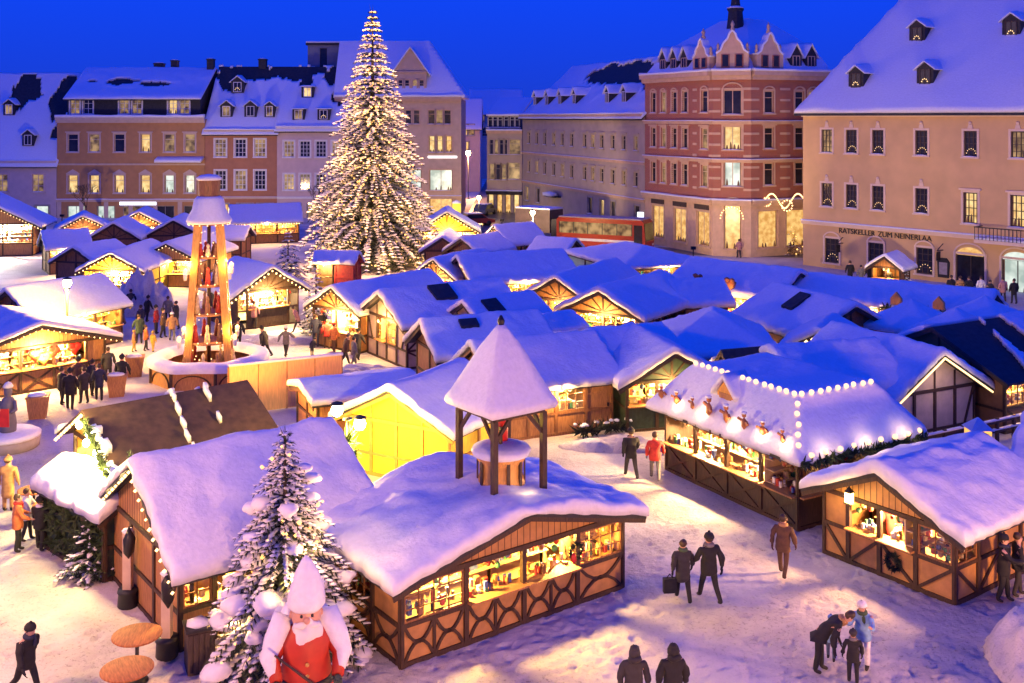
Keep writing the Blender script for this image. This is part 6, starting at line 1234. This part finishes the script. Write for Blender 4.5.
def person(px, py, label, coat='black', legs='dark', hat=None, h=1.75, face=0, stride=.0, lean=0, arms=(0, 0), elbow=(.3, .3), skirt=.72, hood=False, group=None, foot_xy=None, hair=True, near=False, bag=None):
    """feet at pixel ground (px,py); face = heading in degrees (0 looks at the camera, 90 to the picture's right)"""
    b = foot_xy or G(px, py); k = h/1.75; t = thing('person', label, 'person', (b[0], b[1], .01), R(face), group); t.scale = (k*1.16, k*1.16, k)
    Lr = Matrix.Rotation(lean, 3, 'X')       # lean forward (front is -y)
    def up(x, y, z): v = Lr @ Vector((x, y, z-.93)); return (v.x, v.y, v.z+.93)
    V = []; E = []; Rd = []
    def v(p, r, par=None):
        V.append(tuple(p)); Rd.append(r); i = len(V)-1
        if par is not None: E.append((par, i))
        return i
    pel = v((0, 0, .93), (.155, .12)); sp = v(up(0, .0, 1.12), (.145, .11), pel); ch = v(up(0, .01, 1.33), (.17, .115), sp); nk = v(up(0, 0, 1.48), .056, ch); jaw = v(up(0, -.012, 1.56), .076, nk); hd = v(up(0, -.004, 1.655), .092, jaw); v(up(0, 0, 1.73), .06, hd)
    nose = v(up(0, -.105, 1.615), .014, jaw)
    C = []; CE = []; CR = []
    def c(p, r, par=None):
        C.append(tuple(p)); CR.append(r); i = len(C)-1
        if par is not None: CE.append((par, i))
        return i
    hem = c((0, .01, skirt if lean < .5 else .82), (.20, .165) if lean < .5 else (.13, .11)); cp = c((0, .0, .93), (.195, .155), hem); cs = c(up(0, 0, 1.12), (.185, .145), cp); cc = c(up(0, .01, 1.33), (.20, .145), cs); cn = c(up(0, .005, 1.46), (.10, .09), cc); c(up(0, .0, 1.525), (.078, .078), cn)
    for sgn, aa, el in ((-1, arms[0], elbow[0]), (1, arms[1], elbow[1])):
        sh = Vector((sgn*.185, 0, 1.41)); A = Matrix.Rotation(-aa, 3, 'X'); e_ = sh+A @ Vector((sgn*.07, .0, -.29)); w_ = e_+Matrix.Rotation(-aa-el, 3, 'X') @ Vector((sgn*.01, 0, -.25)); dr = (w_-e_).normalized()
        s_ = v(up(*sh), .068, ch); ee = v(up(*e_), .047, s_); ww = v(up(*w_), .032, ee); pm = v(up(*(w_+dr*.075)), (.042, .022), ww)
        if near:
            sd = Vector((0, 1, 0)); fw = dr
            for q, (oy, ln) in enumerate(((-.03, .075), (-.01, .085), (.01, .08), (.03, .062))):
                p0 = w_+dr*.09+sd*oy; f1 = v(up(*(p0+dr*.025)), .010, pm); f2 = v(up(*(p0+dr*(.025+ln*.5)+Vector((-sgn*.012, 0, 0)))), .009, f1); v(up(*(p0+dr*(.02+ln)+Vector((-sgn*.035, 0, 0)))), .008, f2)
            th = v(up(*(w_+dr*.04+sd*-.05)), .012, ww); v(up(*(w_+dr*.09+sd*-.065)), .010, th)
        s2 = c(up(*(sh+Vector((0,0,-.01)))), .088, cc); e2 = c(up(*e_), .068, s2); c(up(*(e_.lerp(w_, .93))), .056, e2)
    for sgn in (-1, 1):
        a = stride*sgn; hp = Vector((sgn*.088, 0, .89)); kn = hp+Matrix.Rotation(-a, 3, 'X') @ Vector((sgn*.012, -.01, -.43)); bend = max(0, -a)*1.1+.03; an = kn+Matrix.Rotation(-a+bend, 3, 'X') @ Vector((0, .0, -.40))
        an.z = max(an.z, .07); i = v(hp, .095, pel); j = v(kn, .068, i); q = v(an, .054, j); v(an+Vector((0, -.13, -.035)), .036, q)
    boots = .13
    def region(p): return 2 if p.z < boots else (1 if p.z < 1.0 and lean < .5 or p.z < .95 else 0)
    skin_mesh(V, E, Rd, 'body', [SKIN, CL[legs], SHOE], 0, region, t)
    skin_mesh(C, CE, CR, 'coat', [CL[coat]], 1, None, t, None, 2 if near else 1)
    if near and not hood:
        m = MB(); m.lathe([(.085, -.02), (.115, .0), (.12, .04), (.1, .075), (.07, .085)], (0, 0, 0), 14); m.blob((.06, -.12, -.09), (.045, .03, .13), 0, .2); obj('scarf', m, CL[('red', 'grey', 'navy', 'tan', 'white', 'green')[int(px) % 6]], t, Matrix.Translation(up(0, 0, 1.455)) @ Matrix.Rotation(lean, 4, 'X'))
    hm = Matrix.Translation(up(0, 0, 1.655)) @ Matrix.Rotation(lean*.8, 4, 'X')
    if hat:
        m = MB(); m.lathe([(.108, -.0), (.116, .015), (.112, .06), (.085, .115), (.04, .14), (.005, .145)], (0, .005, .0), 14); m.blob((0, .0, .16), (.035, .035, .035), 0, .1); obj('hat', m, CL[hat], t, hm)
    if hood:
        m = MB(); m.blob((0, .03, -.02), (.115, .125, .15), 0, .18, px, sub=2); m.blob((0, .08, -.13), (.14, .12, .09), 0, .15, px, sub=2); m.blob((0, .07, .08), (.07, .08, .08), 0, .1, 3, sub=2); obj('hood', m, CL[coat], t, hm)
    elif hair:
        m = MB(); m.blob((0, .022, .012), (.098, .092, .115), 0, .08, px, sub=2); obj('hair', m, HAIRM, t, hm)
    if near and not hood:
        m = MB()
        for s in (-1, 1): m.blob((s*.034, -.083, .0), (.013, .010, .010), 0, 0)
        obj('eyes', m, BLACK, t, hm); m = MB(); m.blob((0, -.083, -.072), (.026, .010, .007), 0, 0); obj('mouth', m, mat('lips', (.3, .08, .07)), t, hm)
        m = MB()
        for s in (-1, 1): m.blob((s*.096, .005, -.02), (.012, .02, .032), 0, 0)
        obj('ears', m, SKIN, t, hm)
    if bag: m = MB(); m.box(-.16, .16, -.07, .07, -.4, 0); m.beam((-.08,0,0), (0,0,.12), .02, .02); m.beam((.08,0,0), (0,0,.12), .02, .02); obj('bag', m, CL[bag], t, Matrix.Translation((.33, 0, .68)))
    return t
def crowd():
    p = person
    p(683, 602, 'woman in a long dark coat walking beside a taller man in black', 'dark', 'black', None, 1.66, 185, .25, 0, (.2, -.2), skirt=.55, near=True, bag='black')
    p(709, 603, 'taller man in black walking right of the woman in the long coat', 'black', 'black', 'black', 1.84, 195, .32, 0, (-.4, .3), (.5, .5), near=True)
    p(783, 577, 'slim person in brown walking alone between the two right stalls', 'brown', 'brown', None, 1.74, 150, .22, .03, (.15, -.15), near=True)
    p(631, 479, 'person all in black walking towards the hipped stall, left of the red jacket', 'black', 'dark', 'black', 1.8, 190, .3, 0, (.4, -.3))
    p(655, 481, 'person in a bright red jacket beside the hipped stall', 'red', 'grey', None, 1.74, 175, .28, 0, (.2, -.2))
    p(819, 672, 'man in black bending far forward over a small child', 'black', 'black', None, 1.8, 75, .06, .95, (.5, .7), (.5, .5), near=True, skirt=.86)
    p(831, 660, 'small child in a blue snowsuit held by the bending man', 'blue', 'jeans', 'blue', 1.05, -20, .1, 0, (.9, .5), (.6, .6), near=True)
    p(853, 684, 'small child in a black coat standing before the light blue jacket', 'black', 'black', 'dark', 1.22, 170, .05, 0, (.1, .1), near=True)
    p(863, 668, 'person in a light blue jacket and white hat holding hands to the face', 'blue', 'white', 'white', 1.6, -30, .05, .15, (.8, .8), (1.5, 1.5), near=True)
    for x, l, h in ((-.0, 'dark hooded person cut off by the bottom edge, left of two', 1.7), (1, 'dark hooded person cut off by the bottom edge, right of two', 1.74)):
        Y = 22.4; X = ((634 if x == 0 else 673)-512)*Y/F; p(0, 0, l, 'black' if x else 'dark', 'black', None, h, 180+10*x, .2, .05, hood=True, foot_xy=(X, Y), near=True)
    p(26, 700, 'dark blurred looking walker leaning forward at the bottom left corner', 'black', 'black', 'black', 1.72, 60, .35, .18, (.4, -.4), near=True)
    p(18, 552, 'person in an orange jacket and dark trousers at the standing tables', 'orange', 'black', None, 1.72, 120, .05, 0, (.3, .3), (.8, .8), near=True)
    p(40, 551, 'short person in a black coat with a dark hat at the standing tables', 'black', 'black', 'black', 1.6, 170, .08, 0, (.2, .3), near=True)
    p(27, 541, 'person in white mostly hidden behind the orange jacket', 'white', 'dark', None, 1.6, 100, .1, 0, (.4, .4))
    p(8, 512, 'person in a long tan orange coat at the left edge behind the tables', 'tan', 'tan', 'tan', 1.8, 180, .0, 0, skirt=.4)
    for px, py, l, c, h, f in ((62, 405, 'dark coated visitor at the left end of the group before the heart stall', 'black', 1.7, 150), (70, 410, 'tall visitor in black in the middle of the group before the heart stall', 'black', 1.82, 190), (84, 404, 'stout visitor in a dark jacket turned to the group before the heart stall', 'dark', 1.66, 240),
                             (99, 401, 'visitor in dark clothes at the right end of the group before the heart stall', 'navy', 1.7, 200), (122, 394, 'broad man in black standing apart at the heart stall corner', 'black', 1.82, 180), (108, 382, 'visitor in dark grey between the group and the broad man in black', 'dark', 1.7, 190)):
        p(px, py, l, c, 'black', 'black' if h > 1.75 else None, h, f, .1, 0, (.1, .1), skirt=.6)
    p(146, 351, 'child in a red orange jacket in the queue left of the pyramid', 'orange', 'dark', None, 1.45, 120, .1); p(153, 352, 'child in a yellow jacket in front of the red orange one', 'yellow', 'yellow', 'yellow', 1.15, 150, .1, group=None); p(134, 352, 'small child in tan and yellow by the tapered planter', 'tan', 'yellow', 'yellow', 1.2, 110, .1)
    p(163, 338, 'person in dark brown behind the queue left of the pyramid', 'brown', 'black', 'dark', 1.75, 100, .1); p(172, 341, 'person in beige close to the left pyramid legs', 'tan', 'grey', 'white', 1.65, 200, .1); p(156, 334, 'person in a red jacket at the back of the queue left of the pyramid', 'red', 'dark', 'black', 1.7, 90)
    p(131, 316, 'dark figure standing on the slope of the tall purple snow heap', 'dark', 'dark', None, 1.75, 180, .1); p(154, 309, 'slim dark figure right of the purple snow heap', 'black', 'black', None, 1.75, 180, .05); p(112, 327, 'grey clad person crouching forward beside the flood lit stall', 'grey', 'dark', 'grey', 1.5, 60, .1, .4); p(121, 325, 'person in brown and grey beside the flood lit stall end', 'brown', 'grey', None, 1.75, 240, .2)
    p(254, 329, 'customer in a rose brown coat at the dark open front stall', 'rose', 'dark', None, 1.72, 190, .1); p(265, 358, 'dark blurred skater leaning left behind the orange fence', 'dark', 'black', 'black', 1.7, 250, .3, .25); p(286, 357, 'skater in a grey coat with arms out behind the orange fence', 'grey', 'dark', 'white', 1.65, 160, .2, 0, (.7, -.7)); p(298, 333, 'skater in rose brown bending forward on the square', 'rose', 'dark', None, 1.65, 270, .3, .4)
    p(316, 347, 'tall thin figure in navy left of the red coats', 'navy', 'navy', None, 1.85, 180, .1); p(327, 349, 'person in a red coat near the yellow lit gable', 'red', 'brown', None, 1.65, 200, .1); p(334, 352, 'second person in a rusty red coat nearer the timbered hut', 'orange', 'brown', 'red', 1.6, 150, .1); p(345, 366, 'person in grey brown pushing along beside the timbered hut', 'brown', 'dark', 'grey', 1.7, 120, .3, .25); p(354, 368, 'person in grey behind the brown pusher near the timbered hut', 'grey', 'grey', None, 1.6, 120, .2)
    p(312, 356, 'crouched dark child at the corner of the orange fence', 'dark', 'dark', 'dark', 1.0, 150, 0, .5); p(245, 250, 'dark figure under the bulb string of the far hut', 'black', 'black', None, 1.8, 180)
    for px, py, l, c, h in ((850, 284, 'dark visitor leftmost of the trio at the town hall wall', 'black', 1.8), (861, 286, 'visitor in greyish blue in the middle of the trio at the town hall wall', 'grey', 1.6), (870, 286, 'dark visitor rightmost of the trio at the town hall wall', 'black', 1.85), (888, 291, 'dark visitor in front of the town hall kiosk', 'dark', 1.7),
                         (951, 300, 'dark bulky visitor left in the queue at the arched town hall door', 'black', 1.75), (960, 300, 'visitor in tan in the queue at the arched town hall door', 'tan', 1.7), (969, 301, 'visitor in black in the middle of the queue at the arched door', 'black', 1.75), (981, 301, 'visitor in grey white at the right of the arched door', 'white', 1.75), (990, 303, 'dark short visitor at the right end of the arched door queue', 'dark', 1.6), (1003, 302, 'visitor in dark rose beside the bright town hall entrance', 'rose', 1.75), (1014, 304, 'dark visitor before the bright town hall entrance', 'black', 1.75)):
        p(px, py, l, c, 'dark', None, h, 180 if px < 900 else 190, .08, skirt=.6)
    p(1004, 602, 'dark coated person half hidden beside the ochre stall at the right edge', 'black', 'black', 'black', 1.78, 60, .1, 0, (.8, .2), (.9, .3), near=True); p(1018, 596, 'person in black behind the half hidden one at the right edge', 'black', 'dark', None, 1.7, 80, .1)
    p(548, 586, 'vendor', 'dark') if False else None
    p(0, 0, 'vendor in dark clothing standing inside the stall with the pointed tower', 'brown', 'dark', 'red', 1.7, 35, 0, 0, (.3, .3), foot_xy=(1.55, 28.95)); p(0, 0, 'vendor in a red apron inside the ochre stall with the lantern', 'red', 'dark', 'white', 1.7, -50, 0, 0, (.4, .4), foot_xy=(11.2, 30.9)); p(0, 0, 'vendor inside the heart stall seen between the hanging hearts', 'rose', 'dark', None, 1.7, 30, foot_xy=(-23.3, 51.6))
    p(739, 258, 'passer-by in a light coat outside the lit shop door of the brick building', 'rose', 'dark', None, 1.75, 200, .1); p(512, 247, 'shopper silhouetted at the white lit corner kiosk', 'black', 'black', None, 1.7, 180); p(540, 246, 'brown clad shopper at the right of the white lit corner kiosk', 'brown', 'black', None, 1.8, 160)
def more_crowd():
    rng = random.Random(5); p = person
    spots = [(104, 330, 'black', 'stooping shopper in black at the flood lit stall counter end'), (118, 338, 'brown', 'shopper in brown just left of the tapered planter queue'), (141, 333, 'navy', 'shopper in navy behind the red orange child'), (147, 322, 'black', 'shopper in black below the purple snow heap'),
             (168, 322, 'grey', 'shopper in grey between snow heap and pyramid'), (176, 330, 'dark', 'shopper in dark clothes right against the left pyramid lamps'), (139, 344, 'green', 'shopper in green in the queue left of the pyramid'), (92, 396, 'dark', 'visitor in a dark coat at the back of the group before the heart stall'),
             (78, 396, 'brown', 'visitor in brown squeezed at the heart stall counter'), (238, 350, 'black', 'skater in black beside the right pyramid parapet'), (309, 326, 'dark', 'onlooker in dark clothes by the slim frosted fir'), (322, 340, 'black', 'onlooker in black between the navy figure and the red coats'), (340, 345, 'grey', 'onlooker in grey under the yellow garlanded gable'), (358, 360, 'dark', 'onlooker in dark clothes at the timbered hut wall')]
    for px, py, c, l in spots: p(px, py, l, c, 'black', rng.choice([None, 'black', 'dark']), rng.uniform(1.6, 1.82), rng.uniform(90, 270), .1, rng.uniform(0, .12), (rng.uniform(-.1, .4), rng.uniform(-.1, .4)), skirt=.6)
crowd(); more_crowd(); bake_people()

def big_figure():
    p = P(306, 683, .9); t = thing('carved_figure', 'huge bearded carved figure in a red coat buried under a snow cone hat', 'carved figure', (p.x, p.y, 0), R(14)); t.scale = (.93, .93, .97)
    m = MB(); m.lathe([(.62, 0), (.66, .6), (.60, 1.1), (.52, 1.6), (.58, 1.95), (.42, 2.25), (.22, 2.36)], (0,0,0), 28); b = obj('coat', m, mat('painted_red', (.46, .035, .012), .6, .12, 4), t)
    m = MB(); m.box(-.62, .62, -.64, .64, 1.05, 1.2); 
    m = MB(); m.lathe([(.635, 1.02), (.645, 1.06), (.625, 1.17), (.61, 1.19)], (0,0,0), 28); obj('belt', m, BLACK, t); m = MB(); m.box(-.13, .13, -.69, -.63, 1.0, 1.22); obj('buckle', m, GOODS[1], t)
    m = MB()
    for z in (1.35, 1.6): m.blob((0, -.57, z), (.05, .04, .05), 0, 0)
    obj('buttons', m, GOODS[1], t)
    m = MB(); m.blob((0, -.1, 2.5), (.34, .34, .36), 0, 0, sub=3); m.blob((0, -.45, 2.5), (.075, .09, .075), 0, 0, sub=2)
    for s in (-1, 1): m.blob((s*.34, -.06, 2.5), (.05, .07, .10), 0, 0)
    head = obj('head', m, mat('painted_skin', (.58, .32, .22), .4, .06, 4), t); m = MB()
    for s in (-1, 1): m.blob((s*.12, -.40, 2.58), (.04, .03, .045), 0, 0)
    obj('eyes', m, BLACK, head); m = MB(); m.blob((0, -.30, 2.18), (.30, .22, .36), 0, .25, 3, sub=3); m.blob((-.13, -.43, 2.4), (.16, .07, .07), 0, .2, 1, sub=2); m.blob((.13, -.43, 2.4), (.16, .07, .07), 0, .2, 2, sub=2); obj('beard', m, WHITE, head)
    for s in (-1, 1):
        m = MB(); m.tube([(s*.5, -.02, 2.05), (s*.76, -.15, 1.6), (s*.68, -.55, 1.3)], [.2, .17, .14], 12); arm = obj('arm', m, MATS['painted_red'], t); m = MB()
        m.blob((s*.67, -.66, 1.26), (.11, .12, .1), 0, .05, sub=2)
        for q in range(4): m.tube([(s*(.60+.045*q), -.72, 1.30), (s*(.60+.045*q), -.80, 1.25), (s*(.60+.045*q), -.76, 1.18)], [.03, .028, .02], 6)
        m.tube([(s*.57, -.62, 1.30), (s*.54, -.72, 1.34)], [.032, .024], 6); obj('hand', m, mat('dark_glove', (.04, .06, .04)), arm)
        m = MB(); m.tube([(s*.20, .12, 2.35), (s*.52, .04, 2.33), (s*.72, -.08, 1.95), (s*.84, -.18, 1.62), (s*.76, -.5, 1.42)], [.20, .30, .25, .20, .10], 14); obj('arm_snow', m, SNOW, arm)
    m = MB(); m.tube([(.36, -.86, 1.1), (-.1, -.86, 1.5), (-.72, -.8, 2.0)], [.03, .03, .022], 8); obj('staff', m, TIMBER, t)
    m = MB(); n = 20; pr = [(.40, 2.66), (.46, 2.74), (.44, 2.9), (.36, 3.15), (.25, 3.42), (.12, 3.66), (.03, 3.76)]; vs = []; fs = []
    for r_, z in pr:
        for k in range(n): a = 6.283*k/n; w = 1+.16*nz(math.cos(a)*1.5, math.sin(a)*1.5, z*1.2); vs.append((r_*w*math.cos(a), -.06+r_*w*math.sin(a), z))
    for j in range(len(pr)-1):
        for k in range(n): fs.append((j*n+k, j*n+(k+1)%n, (j+1)*n+(k+1)%n, (j+1)*n+k))
    fs.append(tuple((len(pr)-1)*n+k for k in range(n))); fs.append(tuple(range(n-1, -1, -1))); m.add(vs, fs, 0, True); obj('snow_hat', m, SNOW, t)
    m = MB(); m.blob((0, .25, 2.2), (.62, .4, .5), 0, .15, 4, sub=3); obj('back_snow', m, SNOW, t)
big_figure()

# ------------------------------------------------------------------ camera, sky, lights
cam = bpy.data.cameras.new('camera'); co = bpy.data.objects.new('camera', cam); COL.objects.link(co); co.location = (0, 0, HC); co.rotation_euler = (R(90), 0, 0)
cam.sensor_width = 36; cam.lens = 36*F/1024; cam.shift_y = -(341.5-HY)/1024; cam.clip_end = 4000; cam.clip_start = .5; S.camera = co
W = bpy.data.worlds.new('World'); S.world = W; W.use_nodes = True; nt = W.node_tree; bg = nt.nodes['Background']
SUN_EL, SUN_AZ = R(1.5), R(258)     # azimuth measured clockwise from +Y (north)
sky = nt.nodes.new('ShaderNodeTexSky'); sky.sky_type = 'NISHITA'; sky.sun_disc = False; sky.sun_elevation = SUN_EL; sky.sun_rotation = SUN_AZ; sky.ozone_density = 6; sky.air_density = 1.0; sky.dust_density = .2; sky.altitude = 500
mx = nt.nodes.new('ShaderNodeMix'); mx.data_type = 'RGBA'; mx.inputs['Factor'].default_value = SKYMIX = .985; mx.inputs['B'].default_value = (.04, .36, 5.9, 1)
tc = nt.nodes.new('ShaderNodeTexCoord'); sp = nt.nodes.new('ShaderNodeSeparateXYZ'); nt.links.new(tc.outputs['Generated'], sp.inputs[0]); mr = nt.nodes.new('ShaderNodeMapRange'); mr.inputs[1].default_value = -.0; mr.inputs[2].default_value = .11; nt.links.new(sp.outputs['Z'], mr.inputs[0])
hz = nt.nodes.new('ShaderNodeMix'); hz.data_type = 'RGBA'; hz.inputs['A'].default_value = (.07, .30, 4.1, 1); hz.inputs['B'].default_value = (.035, .40, 6.1, 1); nt.links.new(mr.outputs[0], hz.inputs['Factor']); nt.links.new(hz.outputs['Result'], mx.inputs['B'])
nt.links.new(sky.outputs[0], mx.inputs['A']); nt.links.new(mx.outputs['Result'], bg.inputs['Color']); bg.inputs['Strength'].default_value = .15
sl = bpy.data.lights.new('low_sun', 'SUN'); sl.energy = .18; sl.angle = R(25); sl.color = (1, .60, .28); so = bpy.data.objects.new('low_sun', sl); COL.objects.link(so)
dv = Vector((math.sin(SUN_AZ)*math.cos(SUN_EL), math.cos(SUN_AZ)*math.cos(SUN_EL), math.sin(SUN_EL))); so.rotation_euler = dv.to_track_quat('Z', 'Y').to_euler()
S.view_settings.view_transform = 'Standard'; S.view_settings.look = 'None'; S.view_settings.gamma = 1; S.view_settings.exposure = 0; S.view_settings.use_curve_mapping = False
S.cycles.use_denoising = True; S.cycles.max_bounces = 6; S.cycles.diffuse_bounces = 3; S.cycles.transparent_max_bounces = 12; S.cycles.sample_clamp_indirect = 4; S.cycles.caustics_reflective = False; S.cycles.caustics_refractive = False
